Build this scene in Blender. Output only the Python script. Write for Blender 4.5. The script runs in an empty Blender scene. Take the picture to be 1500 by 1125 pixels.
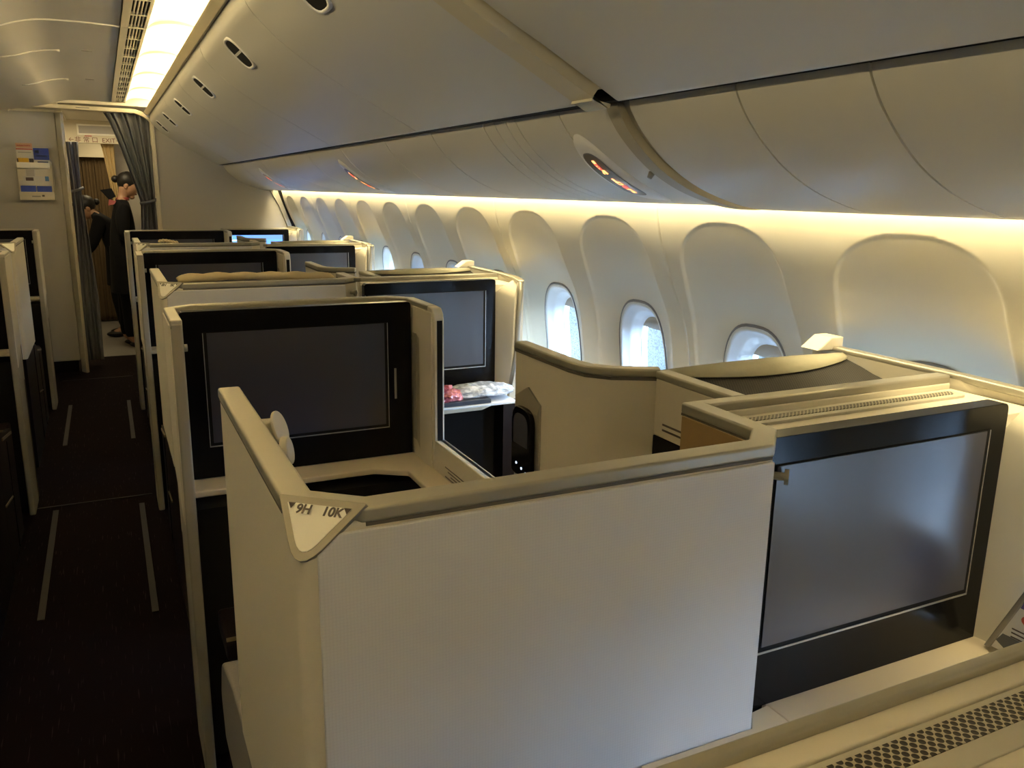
import bpy, bmesh, math, random
from mathutils import Vector, Matrix
random.seed(7)
SC = bpy.context.scene
COL = SC.collection
# ---------------------------------------------------------------- camera
YAW, PITCH, ROLL, FPX = 0.4528936, 0.2297602, 0.0146048, 1212.67
cd = bpy.data.cameras.new('camera')
cam = bpy.data.objects.new('camera', cd); COL.objects.link(cam)
fw = Vector((math.sin(YAW)*math.cos(PITCH), math.cos(YAW)*math.cos(PITCH), -math.sin(PITCH)))
r0 = Vector((math.cos(YAW), -math.sin(YAW), 0)); u0 = r0.cross(fw)
rt = r0*math.cos(ROLL) + u0*math.sin(ROLL); up = u0*math.cos(ROLL) - r0*math.sin(ROLL)
M = Matrix((rt, up, -fw)).transposed().to_4x4(); M.translation = Vector((0, 0, 1.55))
cam.matrix_world = M
cd.sensor_width = 36; cd.lens = FPX/1500*36; cd.clip_start = .02
SC.camera = cam
SC.view_settings.view_transform = 'Standard'; SC.view_settings.look = 'None'
SC.view_settings.gamma = 1; SC.view_settings.use_curve_mapping = False
SC.view_settings.exposure = 1.38
# ---------------------------------------------------------------- daylight
DAY = 18.0; COVE_W = 27.0; CEIL_W = 17.0
w = bpy.data.worlds.new('world'); SC.world = w; w.use_nodes = True
nt = w.node_tree; nt.nodes.clear()
wo = nt.nodes.new('ShaderNodeOutputWorld'); bg = nt.nodes.new('ShaderNodeBackground')
tc = nt.nodes.new('ShaderNodeTexCoord'); nz = nt.nodes.new('ShaderNodeTexNoise'); nz.inputs['Scale'].default_value = 9
rp = nt.nodes.new('ShaderNodeValToRGB'); rp.color_ramp.elements[0].position = .35; rp.color_ramp.elements[1].position = .65
rp.color_ramp.elements[0].color = (.13, .25, .46, 1); rp.color_ramp.elements[1].color = (.30, .44, .56, 1)
sx_ = nt.nodes.new('ShaderNodeSeparateXYZ'); r2 = nt.nodes.new('ShaderNodeValToRGB'); mm_ = nt.nodes.new('ShaderNodeMix'); mm_.data_type = 'RGBA'
r2.color_ramp.elements[0].position = .50; r2.color_ramp.elements[1].position = .53      # height above the horizon
mr_ = nt.nodes.new('ShaderNodeMath'); mr_.operation = 'MULTIPLY_ADD'; mr_.inputs[1].default_value = .5; mr_.inputs[2].default_value = .5
sky_ = nt.nodes.new('ShaderNodeVectorMath'); sky_.operation = 'SCALE'; sky_.inputs[0].default_value = (.44, .67, 1.0); sky_.inputs[3].default_value = DAY
nt.links.new(tc.outputs['Generated'], nz.inputs['Vector']); nt.links.new(nz.outputs['Fac'], rp.inputs['Fac'])
nt.links.new(tc.outputs['Generated'], sx_.inputs[0]); nt.links.new(sx_.outputs['Z'], mr_.inputs[0]); nt.links.new(mr_.outputs[0], r2.inputs['Fac'])
nt.links.new(r2.outputs['Color'], mm_.inputs[0]); nt.links.new(rp.outputs['Color'], mm_.inputs[6]); nt.links.new(sky_.outputs[0], mm_.inputs[7])
nt.links.new(mm_.outputs[2], bg.inputs['Color']); bg.inputs['Strength'].default_value = 1.0
nt.links.new(bg.outputs[0], wo.inputs[0])

def area(name, loc, target, sx, sy, power, color, portal=False):
    l = bpy.data.lights.new(name, 'AREA'); l.shape = 'RECTANGLE'; l.size = sx; l.size_y = sy
    l.energy = power; l.color = color
    if portal: l.cycles.is_portal = True
    o = bpy.data.objects.new(name, l); COL.objects.link(o); o.location = loc
    d = (Vector(target) - Vector(loc)).normalized()
    o.rotation_euler = d.to_track_quat('-Z', 'Y').to_euler()
    return o
Y0, Y1 = -3.1, 7.17
WINC = [1.065 + .517*k for k in range(-8, 12)]
WARM = (1, .81, .42)
def strip(name, x, y0, y1, z, wid, power, color, tx, tz):
    o = area(name, (x, (y0+y1)/2, z), (tx, (y0+y1)/2, tz), wid, y1-y0, power, color)
    # keep the long side along the cabin
    d = Vector((tx-x, 0, tz-z)).normalized(); yv = Vector((0, 1, 0)); xv = yv.cross(-d).normalized()
    m = Matrix((xv, yv, -d)).transposed().to_4x4(); m.translation = Vector((x, (y0+y1)/2, z)); o.matrix_world = m
    return o
# lamp behind the lip of the service panels, washing down the side wall
strip('window_cove_lamp', 1.282, Y0, 7.1, 1.585, .03, COVE_W, WARM, 1.30, 1.40)
strip('centre_bin_cove_lamp', -.80, Y0, 7.1, 2.06, .05, 42, WARM, -.55, 2.5)
for c in WINC:
    area('daylight_portal', (1.53, c+.027, .98), (0, c+.027, .95), .27, .45, 1, (1, 1, 1), portal=True)
# ---------------------------------------------------------------- materials
def node_mat(name):
    m = bpy.data.materials.new(name); m.use_nodes = True
    n = m.node_tree; return m, n, n.nodes['Principled BSDF']
def mat(name, c, rough=.5, metal=0, spec=.5, noise=0, nscale=40, bump=0, bscale=200, emit=None, es=0, coat=0):
    m, n, b = node_mat(name)
    b.inputs['Base Color'].default_value = (*c, 1); b.inputs['Roughness'].default_value = rough
    b.inputs['Metallic'].default_value = metal; b.inputs['Specular IOR Level'].default_value = spec
    if coat: b.inputs['Coat Weight'].default_value = coat; b.inputs['Coat Roughness'].default_value = .22
    if emit: b.inputs['Emission Color'].default_value = (*emit, 1); b.inputs['Emission Strength'].default_value = es
    t = n.nodes.new('ShaderNodeTexCoord')
    if noise:
        z = n.nodes.new('ShaderNodeTexNoise'); z.inputs['Scale'].default_value = nscale
        x = n.nodes.new('ShaderNodeMix'); x.data_type = 'RGBA'
        x.inputs[6].default_value = (*[v*(1-noise) for v in c], 1); x.inputs[7].default_value = (*[min(1, v*(1+noise)) for v in c], 1)
        n.links.new(t.outputs['Object'], z.inputs['Vector']); n.links.new(z.outputs['Fac'], x.inputs[0]); n.links.new(x.outputs[2], b.inputs['Base Color'])
    if bump:
        z = n.nodes.new('ShaderNodeTexNoise'); z.inputs['Scale'].default_value = bscale
        bp = n.nodes.new('ShaderNodeBump'); bp.inputs['Strength'].default_value = bump; bp.inputs['Distance'].default_value = .001
        n.links.new(t.outputs['Object'], z.inputs['Vector']); n.links.new(z.outputs['Fac'], bp.inputs['Height']); n.links.new(bp.outputs[0], b.inputs['Normal'])
    return m
def dot_mat(name, c1, c2, scale, rot, thr, rough=.5, bump=.3, soft=.1):
    m, n, b = node_mat(name)
    t = n.nodes.new('ShaderNodeTexCoord'); mp = n.nodes.new('ShaderNodeMapping'); mp.inputs['Rotation'].default_value = rot
    v = n.nodes.new('ShaderNodeTexVoronoi'); v.inputs['Scale'].default_value = scale; v.inputs['Randomness'].default_value = 0
    v.voronoi_dimensions = '2D'
    r = n.nodes.new('ShaderNodeValToRGB'); r.color_ramp.elements[0].position = thr; r.color_ramp.elements[1].position = thr+soft
    r.color_ramp.elements[0].color = (*c2, 1); r.color_ramp.elements[1].color = (*c1, 1)
    n.links.new(t.outputs['Object'], mp.inputs['Vector']); n.links.new(mp.outputs[0], v.inputs['Vector'])
    n.links.new(v.outputs['Distance'], r.inputs['Fac']); n.links.new(r.outputs['Color'], b.inputs['Base Color'])
    bp = n.nodes.new('ShaderNodeBump'); bp.inputs['Strength'].default_value = bump; bp.inputs['Distance'].default_value = .0008
    n.links.new(v.outputs['Distance'], bp.inputs['Height']); n.links.new(bp.outputs[0], b.inputs['Normal'])
    b.inputs['Roughness'].default_value = rough
    return m
m_cream = mat('cream_plastic', (.60, .55, .44), .5, noise=.03, nscale=6, bump=.15, bscale=900)
m_wall = mat('sidewall_plastic', (.74, .71, .63), .55, bump=.15, bscale=900)
m_bin = mat('bin_plastic', (.62, .60, .56), .42, bump=.12, bscale=1100)
m_ring = mat('bin_ring_plastic', (.62, .56, .42), .5)
m_ceil = mat('ceiling_plastic', (.66, .62, .54), .55, noise=.04, nscale=4)
m_cove = mat('cove_white', (.88, .85, .76), .6)
m_rim = mat('champagne_rim', (.36, .34, .285), .36, metal=.5, bump=.1, bscale=1500)
m_edge = mat('grey_edge_trim', (.30, .28, .24), .45, metal=.3)
m_white = dot_mat('white_dotted_panel', (.56, .56, .59), (.60, .60, .63), 270, (math.pi/2, 0, 0), .25, .5, .18, .4)
m_side = mat('shell_side_plastic', (.60, .56, .47), .5, bump=.15, bscale=900)
m_wood = mat('dark_walnut_veneer', (.009, .0045, .005), .5, spec=.25, noise=.3, nscale=20)
m_black = mat('gloss_black_bezel', (.006, .0055, .006), .14, spec=.16)
m_soft = mat('dark_interior', (.008, .007, .007), .8, spec=.2)
m_screen = mat('matte_screen_glass', (.026, .026, .044), .30, spec=1.0, coat=.3)
m_gold = mat('brass_trim', (.38, .30, .18), .35, metal=.8)
m_mesh = dot_mat('black_mesh_net', (.006, .005, .005), (.035, .03, .024), 210, (0, 0, .5), .24, .8, .5, .12)
m_grille = dot_mat('perforated_grille', (.42, .38, .29), (.02, .016, .012), 190, (0, 0, .785), .42, .5, .5, .04)
m_cloth = mat('beige_cloth', (.29, .27, .20), .9, noise=.06, nscale=80, bump=.5, bscale=600)
m_blanket = mat('tan_blanket', (.46, .38, .24), .95, noise=.08, nscale=30, bump=.6, bscale=300)
m_seat = mat('grey_seat_fabric', (.20, .19, .18), .95, noise=.15, nscale=200, bump=.6, bscale=500)
m_ink = mat('dark_lettering', (.10, .08, .07), .6)
m_curt = mat('blue_grey_curtain', (.16, .165, .20), .9, noise=.08, nscale=60, bump=.4, bscale=400)
m_tan = mat('tan_curtain', (.55, .42, .22), .9, noise=.08, nscale=60)
m_brown = mat('brown_curtain', (.10, .065, .03), .9, noise=.1, nscale=30)
m_bulk = mat('bulkhead_laminate', (.42, .40, .37), .6, noise=.03, nscale=200)
m_carpet, n_, b_ = node_mat('aisle_carpet')
t_ = n_.nodes.new('ShaderNodeTexCoord'); mp_ = n_.nodes.new('ShaderNodeMapping'); mp_.inputs['Scale'].default_value = (170, 9, 1)
z_ = n_.nodes.new('ShaderNodeTexNoise'); z_.inputs['Scale'].default_value = 1; z_.inputs['Detail'].default_value = 1
r_ = n_.nodes.new('ShaderNodeValToRGB'); r_.color_ramp.elements[0].position = .66; r_.color_ramp.elements[1].position = .74
r_.color_ramp.elements[0].color = (.0050, .0018, .0022, 1); r_.color_ramp.elements[1].color = (.026, .018, .020, 1)
n_.links.new(t_.outputs['Object'], mp_.inputs[0]); n_.links.new(mp_.outputs[0], z_.inputs['Vector']); n_.links.new(z_.outputs['Fac'], r_.inputs['Fac'])
n_.links.new(r_.outputs['Color'], b_.inputs['Base Color']); b_.inputs['Roughness'].default_value = 1.0; b_.inputs['Specular IOR Level'].default_value = .1
m_tape = mat('floor_track_cover', (.014, .011, .011), .7)
m_gfloor = mat('galley_floor_vinyl', (.16, .15, .14), .5, noise=.1, nscale=90)
m_red = mat('red_sign_light', (.2, .0, .0), .5, emit=(1, .05, .03), es=1.3)
m_orange = mat('orange_sign_light', (.3, .1, .02), .5, emit=(1, .38, .12), es=1.2)
m_signp = mat('tinted_sign_panel', (.16, .14, .11), .35)
m_pearl = mat('pearl_housing', (.78, .77, .78), .35)
m_tube = mat('cove_tube', (1, 1, 1), .5, emit=(1, .78, .40), es=CEIL_W)
def glass_mat():
    m = bpy.data.materials.new('window_pane'); m.use_nodes = True; n = m.node_tree; n.nodes.clear()
    o = n.nodes.new('ShaderNodeOutputMaterial'); a = n.nodes.new('ShaderNodeMixShader'); tr = n.nodes.new('ShaderNodeBsdfTransparent')
    gl = n.nodes.new('ShaderNodeBsdfGlossy'); gl.inputs['Roughness'].default_value = .05
    df = n.nodes.new('ShaderNodeBsdfDiffuse'); df.inputs['Color'].default_value = (.16, .22, .30, 1)
    a2 = n.nodes.new('ShaderNodeMixShader'); t = n.nodes.new('ShaderNodeTexCoord')
    z = n.nodes.new('ShaderNodeTexNoise'); z.inputs['Scale'].default_value = 170; z.inputs['Detail'].default_value = 3
    r = n.nodes.new('ShaderNodeValToRGB'); r.color_ramp.elements[0].position = .50; r.color_ramp.elements[1].position = .60
    r.color_ramp.elements[1].color = (.32, .32, .32, 1)
    n.links.new(t.outputs['Object'], z.inputs['Vector']); n.links.new(z.outputs['Fac'], r.inputs['Fac']); n.links.new(r.outputs['Color'], a2.inputs[0])
    a.inputs[0].default_value = .07
    n.links.new(tr.outputs[0], a.inputs[1]); n.links.new(gl.outputs[0], a.inputs[2])
    n.links.new(a.outputs[0], a2.inputs[1]); n.links.new(df.outputs[0], a2.inputs[2]); n.links.new(a2.outputs[0], o.inputs[0])
    return m
m_glass = glass_mat()
# ---------------------------------------------------------------- helpers
ORG = {}
MIRROR = False
def mx(p): return (-.30-p[0], p[1], p[2]) if MIRROR else tuple(p)
def tag(o, label=None, cat=None, group=None, kind=None):
    if label: o['label'] = label
    if cat: o['category'] = cat
    if group: o['group'] = group
    if kind: o['kind'] = kind
    return o
def thing(name, loc, label, cat, group=None):
    o = bpy.data.objects.new(name, None); o.empty_display_size = .05; COL.objects.link(o)
    loc = Vector(mx(loc)); o.location = loc; ORG[o.name] = loc
    return tag(o, label, cat, group)
class MB:
    def __init__(s): s.v = []; s.f = []
    def add(s, vs, fs):
        k = len(s.v); s.v += [tuple(v) for v in vs]; s.f += [tuple(i+k for i in f) for f in fs]; return s
    def box(s, x0, x1, y0, y1, z0, z1):
        return s.add([(x0,y0,z0),(x1,y0,z0),(x1,y1,z0),(x0,y1,z0),(x0,y0,z1),(x1,y0,z1),(x1,y1,z1),(x0,y1,z1)],
            [(0,3,2,1),(4,5,6,7),(0,1,5,4),(1,2,6,5),(2,3,7,6),(3,0,4,7)])
    def prism(s, poly, axis, a, b):
        # poly: 2D points; axis: 'z' (x,y), 'y' (x,z), 'x' (y,z)
        f = {'z': lambda p, t: (p[0], p[1], t), 'y': lambda p, t: (p[0], t, p[1]), 'x': lambda p, t: (t, p[0], p[1])}[axis]
        n = len(poly); vs = [f(p, a) for p in poly] + [f(p, b) for p in poly]
        return s.add(vs, [tuple(range(n)), tuple(range(2*n-1, n-1, -1))] + [(i, i+n, (i+1) % n+n, (i+1) % n) for i in range(n)])
    def grid(s, rows, close=False):
        n = len(rows[0]); vs = [p for r in rows for p in r]; fs = []
        for i in range(len(rows)-1):
            for j in range(n if close else n-1):
                a, b = i*n+j, i*n+(j+1) % n; fs.append((a, b, b+n, a+n))
        return s.add(vs, fs)
    def tube(s, pts, r, seg=10, cap=True):
        pts = [Vector(p) for p in pts]; rows = []; rs = r if isinstance(r, (list, tuple)) else [r]*len(pts)
        for i, p in enumerate(pts):
            d = (pts[min(i+1, len(pts)-1)]-pts[max(i-1, 0)]).normalized()
            a = d.cross(Vector((0, 0, 1)) if abs(d.z) < .9 else Vector((1, 0, 0))).normalized(); b = d.cross(a)
            rows.append([p+(a*math.cos(t)+b*math.sin(t))*rs[i] for t in [2*math.pi*k/seg for k in range(seg)]])
        k = len(s.v); s.grid(rows, True)
        if cap: s.f += [tuple(k+j for j in range(seg)), tuple(k+(len(pts)-1)*seg+j for j in range(seg-1, -1, -1))]
        return s
    def build(s, name, m, parent=None, bevel=0, smooth=False, weld=False, kind=None, cut=None, solid=0, subd=0):
        vs = [mx(v) for v in s.v]
        if parent is not None: o3 = ORG[parent.name]
        else:
            o3 = Vector(((min(v[0] for v in vs)+max(v[0] for v in vs))/2, (min(v[1] for v in vs)+max(v[1] for v in vs))/2, min(v[2] for v in vs)))
        me = bpy.data.meshes.new(name); me.from_pydata([tuple(Vector(v)-o3) for v in vs], [], s.f)
        bm = bmesh.new(); bm.from_mesh(me)
        if weld: bmesh.ops.remove_doubles(bm, verts=bm.verts, dist=1e-5)
        if cut:
            for co, no in cut:
                co = Vector(mx(co))-o3; no = Vector((-no[0] if MIRROR else no[0], no[1], no[2]))
                r = bmesh.ops.bisect_plane(bm, geom=bm.verts[:]+bm.edges[:]+bm.faces[:], plane_co=co, plane_no=no, clear_outer=True)
                ed = [e for e in r['geom_cut'] if isinstance(e, bmesh.types.BMEdge)]
                if ed: bmesh.ops.contextual_create(bm, geom=ed)
        bmesh.ops.recalc_face_normals(bm, faces=bm.faces)
        bm.to_mesh(me); bm.free()
        me.materials.append(m)
        if smooth: me.shade_smooth()
        o = bpy.data.objects.new(name, me); COL.objects.link(o)
        if parent is not None: o.parent = parent; ORG[o.name] = o3
        else: o.location = o3; ORG[o.name] = o3
        if parent is not None and parent.type != 'EMPTY': pass
        if kind: o['kind'] = kind
        if solid:
            md = o.modifiers.new('solid', 'SOLIDIFY'); md.thickness = solid; md.offset = 0
        if bevel:
            md = o.modifiers.new('bevel', 'BEVEL'); md.width = bevel; md.segments = 3; md.limit_method = 'ANGLE'; md.angle_limit = .6
            me.shade_smooth()
            o.modifiers.new('wn', 'WEIGHTED_NORMAL').keep_sharp = False
        if subd:
            md = o.modifiers.new('sub', 'SUBSURF'); md.levels = subd; md.render_levels = subd
        return o
def copy_tree(o, parent=None):
    c = o.copy(); COL.objects.link(c); c.parent = parent
    for ch in [k for k in bpy.data.objects if k.parent == o]: copy_tree(ch, c)
    return c
def place(o, dy, label, dx=0):
    c = copy_tree(o); c.location = o.location+Vector((dx, dy, 0)); c['label'] = label; return c
def offset(path, t):
    # offset an open polyline to its left by t, mitred
    out = []; n = len(path)
    def nrm(a, b):
        d = Vector((b[0]-a[0], b[1]-a[1])).normalized(); return Vector((-d.y, d.x))
    for i in range(n):
        if i == 0: q = nrm(path[0], path[1])*t
        elif i == n-1: q = nrm(path[-2], path[-1])*t
        else:
            a, b = nrm(path[i-1], path[i]), nrm(path[i], path[i+1]); m = (a+b).normalized(); q = m*(t/max(.3, m.dot(a)))
        out.append((path[i][0]+q.x, path[i][1]+q.y))
    return out
def band(path, t0, t1): return offset(path, t0)+offset(path, t1)[::-1]
def lettering(name, txt, size, origin, xdir, ydir, m, parent, ext=.0004, align='CENTER'):
    cu = bpy.data.curves.new(name, 'FONT'); cu.body = txt; cu.size = size; cu.extrude = ext; cu.offset = size*.024 if size < .03 else 0; cu.shear = .2 if size < .03 else 0; cu.align_x = align; cu.align_y = 'CENTER'
    cu.materials.append(m)
    o = bpy.data.objects.new(name, cu); COL.objects.link(o)
    x = Vector(xdir).normalized(); z = x.cross(Vector(ydir)).normalized(); y = z.cross(x)
    mt = Matrix((x, y, z)).transposed().to_4x4(); mt.translation = Vector(origin)-ORG[parent.name]
    bpy.context.view_layer.update()
    me = bpy.data.meshes.new_from_object(o.evaluated_get(bpy.context.evaluated_depsgraph_get()))
    bpy.data.objects.remove(o); me.transform(mt)
    o = bpy.data.objects.new(name, me); COL.objects.link(o)
    if not me.materials: me.materials.append(m)
    o.parent = parent; ORG[o.name] = ORG[parent.name]
    return o
T = 1.24
# ================================================================ SIDE WALL
WPROF = [(1.300,1.66),(1.303,1.58),(1.311,1.51),(1.336,1.41),(1.376,1.31),(1.422,1.204),(1.450,1.08),(1.466,.95),(1.472,.8),(1.468,.6),(1.45,.35),(1.43,.0)]
def wx(z):
    P = WPROF
    for i in range(len(P)-1):
        if P[i+1][1] <= z <= P[i][1] or i == len(P)-2:
            p0 = P[max(i-1, 0)]; p1 = P[i]; p2 = P[i+1]; p3 = P[min(i+2, len(P)-1)]
            h = p2[1]-p1[1]; t = (z-p1[1])/h
            s1 = (p2[0]-p0[0])/(p2[1]-p0[1])*h; s2 = (p3[0]-p1[0])/(p3[1]-p1[1])*h
            return (2*t**3-3*t*t+1)*p1[0]+(t**3-2*t*t+t)*s1+(-2*t**3+3*t*t)*p2[0]+(t**3-t*t)*s2
def wn(z):
    d = (wx(z+.004)-wx(z-.004))/.008; v = Vector((1, 0, -d)); return v.normalized()
def sst(a, b, x):
    t = max(0, min(1, (x-a)/(b-a))); return t*t*(3-2*t)
RT = 1.480
def rec_hw(z):
    t = RT-z
    if t <= 0: return 0
    W = .180+.026*sst(0, .36, t); q = min(t/.125, 1)
    return W*(1-(1-q)**2.5)**(1/2.1)
def depth(dy, z):
    dy = dy-.027*min(1, max(0, (RT-z)/.42))
    h = rec_hw(z)
    if h <= 1e-4: return 0
    g = h-abs(dy)
    if g <= 0: return 0
    D = .050*sst(1.50, 1.17, z)*(1-sst(.78, .55, z)) if z < 1.5 else 0
    u = abs(dy)/h
    edge = sst(0, .006, min(g, (RT-z)))*.0035*(1-sst(.9, .7, z))
    return edge + D*(1-u**2.4)
def S(c, y, z, off=0):
    n = wn(z); p = Vector((wx(z), y, z)); return p+n*(depth(y-c, z)-off)
FHW, FHH, FZ = .124, .222, .976
def fring(c, sc, off, N=56, sy=None):
    out = []
    for k in range(N):
        a = 2*math.pi*k/N; ca, sa = math.cos(a), math.sin(a); e = 2/3.0
        y = c+.027+FHW*sc*math.copysign(abs(ca)**e, ca); z = FZ+FHH*(sy or sc)*math.copysign(abs(sa)**e, sa)
        out.append(S(c, y, z, off))
    return out
c0, c1 = 1.582, 2.099          # proto panel carries two windows, seam on both sides
mid = (c0+c1)/2; half = .517
ys = [mid-half+.0002+(2*half-.0004)*i/250 for i in range(251)]
zs = [1.66, 1.6, 1.55, 1.52] + [1.50-.0042*i for i in range(180)] + [.72, .6, .5, .35, .2, .03]
rows = []
for z in zs:
    r = []
    for y in ys:
        c = c0 if y < mid else c1
        p = S(c, y, z); e = min(y-ys[0], ys[-1]-y)
        if e < .004: p = p+wn(z)*(.003*(1-e/.004))
        r.append(p)
    rows.append(r)
mb = MB(); mb.grid(rows)
keep = []
nY = len(ys)
for f in mb.f:
    cy = sum(mb.v[i][1] for i in f)/4; i0 = f[0]//nY; cz = (zs[i0]+zs[i0+1])/2; c = c0 if cy < mid else c1
    if (abs(cy-c-.027)/FHW)**3+(abs(cz-FZ)/FHH)**3 < .93: continue
    keep.append(f)
mb.f = keep
panel = mb.build('wall_right', m_wall, smooth=True, kind='structure')
def pane_fan(mb, ring):
    ctr = sum(ring, Vector())/len(ring); mb.add(list(ring)+[ctr], [(i, (i+1) % len(ring), len(ring)) for i in range(len(ring))])
def make_window(c):
    t = thing('window_1', (wx(1.0), c, FZ), None, None); t['kind'] = 'structure'
    a = MB(); a.grid([fring(c, 1.04, .0005), fring(c, 1.03, .004), fring(c, .985, .005), fring(c, .96, .0), fring(c, .90, -.016), fring(c, .875, -.018),
                      fring(c, .865, -.024), fring(c, .80, -.036), fring(c, .785, -.046), fring(c, .765, -.047), fring(c, .755, -.070), fring(c, .80, -.072)], True)
    a.build('window_frame', m_wallw, t, smooth=True)
    g = MB(); pane_fan(g, fring(c, .80, -.060)); g.build('pane', m_glass, t)
    gk = MB(); gk.grid([fring(c, 1.052, .0012), fring(c, 1.045, .0048), fring(c, 1.030, .0052), fring(c, 1.024, .0042)], True); gk.build('gasket', m_gasket, t, smooth=True)
    # blind pulled a little way down, its lower edge bowed
    s = MB(); N = 24; top = []; bot = []
    for i in range(N+1):
        u = -1+2*i/N; y = c+.027+FHW*.79*u; zt = FZ+FHH*.79*(1-abs(u)**3)**(1/3.0); zb = FZ+FHH*.79*.80-.008*(1-u*u)
        zb = min(zb, zt-.0005)
        top.append(S(c, y, zt, -.052)); bot.append(S(c, y, zb, -.050))
    s.grid([top, bot]); s.build('window_shade', m_shade, t, smooth=True, solid=.004)
    return t
m_gasket = mat('window_gasket', (.22, .22, .25), .6)
m_wallw = mat('window_surround_white', (.76, .77, .78), .45)
m_shade = mat('window_shade_cloth', (.50, .44, .36), .8)
wins = []
for k, c in enumerate(WINC):
    if k == 0: w0 = make_window(c0); o = w0; o.location = Vector((wx(1.0), c, FZ))
    else: o = copy_tree(w0); o.location = Vector((wx(1.0), c, FZ))
    o.name = 'window_%d' % (k+1)
base = panel.location.copy(); first = True
y = WINC[0]
for k in range(0, 20, 2):
    o = panel if first else panel.copy()
    if not first: COL.objects.link(o)
    o.location = base+Vector((0, WINC[k]-c0, 0)); first = False
# outer skin behind the wall lining, open at the windows
sk = MB()
for k in range(len(WINC)):
    lo = -9 if k == 0 else WINC[k-1]+.19
    sk.box(1.56, 1.60, (Y0-.3 if k == 0 else lo), WINC[k]-.19, .02, 1.75)
sk.box(1.56, 1.60, WINC[-1]+.19, 7.5, .02, 1.75)
for c in WINC: sk.box(1.56, 1.60, c-.19, c+.19, .02, .70); sk.box(1.56, 1.60, c-.19, c+.19, 1.30, 1.75)
sk.box(1.26, 1.60, Y0-.3, 7.5, 1.75, 1.80)
sk.box(1.28, 1.60, 7.18, 7.24, 0, 1.8)
sk.build('trim_1', m_soft, kind='structure')
# ================================================================ OVERHEAD PROFILE
BP = [(.372,2.072),(.378,2.035),(.395,2.003),(.430,1.967),(.469,1.932),(.518,1.897),(.572,1.864),(.640,1.826),(.708,1.792),(.775,1.756),(.830,1.727),(.852,1.715),(.860,1.715),(.862,1.722)]
PP = [(.906,1.745),(.894,1.732),(.889,1.716),(.898,1.696),(.922,1.664),(.962,1.626),(1.006,1.594),(1.058,1.567),(1.11,1.548),(1.17,1.532),(1.22,1.525),(1.255,1.524),(1.268,1.531),(1.268,1.55)]
def smooth_prof(P, n=5):
    out = []
    for i in range(len(P)-1):
        p0 = P[max(i-1, 0)]; p1 = P[i]; p2 = P[i+1]; p3 = P[min(i+2, len(P)-1)]
        for k in range(n):
            t = k/n
            out.append(tuple(.5*((2*p1[j])+(-p0[j]+p2[j])*t+(2*p0[j]-5*p1[j]+4*p2[j]-p3[j])*t*t+(-p0[j]+3*p1[j]-3*p2[j]+p3[j])*t**3) for j in (0, 1)))
    out.append(P[-1]); return out
BS = smooth_prof(BP); PS = smooth_prof(PP)
def shell_of(prof, t):
    """closed outline: the profile plus an inner offset upward/outward"""
    inner = []
    for i, p in enumerate(prof):
        a = prof[max(i-1, 0)]; b = prof[min(i+1, len(prof)-1)]; d = Vector((b[0]-a[0], b[1]-a[1])).normalized()
        inner.append((p[0]-d.y*t, p[1]+d.x*t))
    return list(prof)+inner[::-1]
def prof_at(P, x):
    for i in range(len(P)-1):
        if P[i][0] <= x <= P[i+1][0]:
            t = (x-P[i][0])/(P[i+1][0]-P[i][0]+1e-9); p = Vector((x, 0, P[i][1]+(P[i+1][1]-P[i][1])*t))
            d = Vector((P[i+1][0]-P[i][0], 0, P[i+1][1]-P[i][1])).normalized(); return p, d, Vector((d.z, 0, -d.x))  # point, tangent outboard, normal into cabin
def pspan(poly, a, b, mb, sh=0):
    mb.prism([(p[0], p[1]) for p in poly], 'y', a, b)
def pflush(P, x, y, off=0):
    p, d, n = prof_at(P, x)
    if n.z > 0: n = -n
    q = p+n*off; q.y = y; return q
def blob(P, xs, wf, off, yc, N=10, edge=.0):
    """lens lying on a profile between xs, half width wf(t), rise off(t)"""
    rows = []
    for i in range(len(xs)):
        t = (xs[i]-xs[0])/(xs[-1]-xs[0]); row = []
        for j in range(N+1):
            u = math.sin(math.pi/2*(-1+2*j/N)); row.append(pflush(P, xs[i], yc+wf(t)*u, .0005+off(t)*(1-abs(u)**6)))
        rows.append(row)
    return MB().grid(rows)
binseg = [(-3.1, -.72), (-.72, 1.335), (1.435, 2.42), (2.42, 3.46), (3.46, 4.49), (4.49, 5.50), (5.50, 6.36), (6.36, 7.1715)]
handles = {2: 1.92, 3: 2.92, 4: 3.97, 5: 5.02, 6: 5.99, 7: 6.71, 1: .35, 0: -1.7}
bin_lab = ['grey overhead bin rearmost along the right side above the camera', 'large smooth grey overhead bin nearest the camera, behind the curved cream ring', 'grey overhead bin just ahead of the curved cream ring',
  'overhead bin with the largest visible oval latch', 'overhead bin with the second oval latch counted from the ring end', 'overhead bin with the third visible oval latch', 'short overhead bin second from the grey bulkhead', 'short overhead bin touching the grey bulkhead beside the curtain']
def oval(P, xc, yc, hl, hw, off, n=24):
    p, d, nn = prof_at(P, xc)
    if nn.z > 0: nn = -nn
    e = .62; pts = []
    for k in range(n):
        a = 2*math.pi*k/n; ca, sa = math.cos(a), math.sin(a)
        q = p+d*(hl*math.copysign(abs(ca)**e, ca))+nn*off; q.y = yc+hw*math.copysign(abs(sa)**e, sa); pts.append(q)
    return pts
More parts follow.
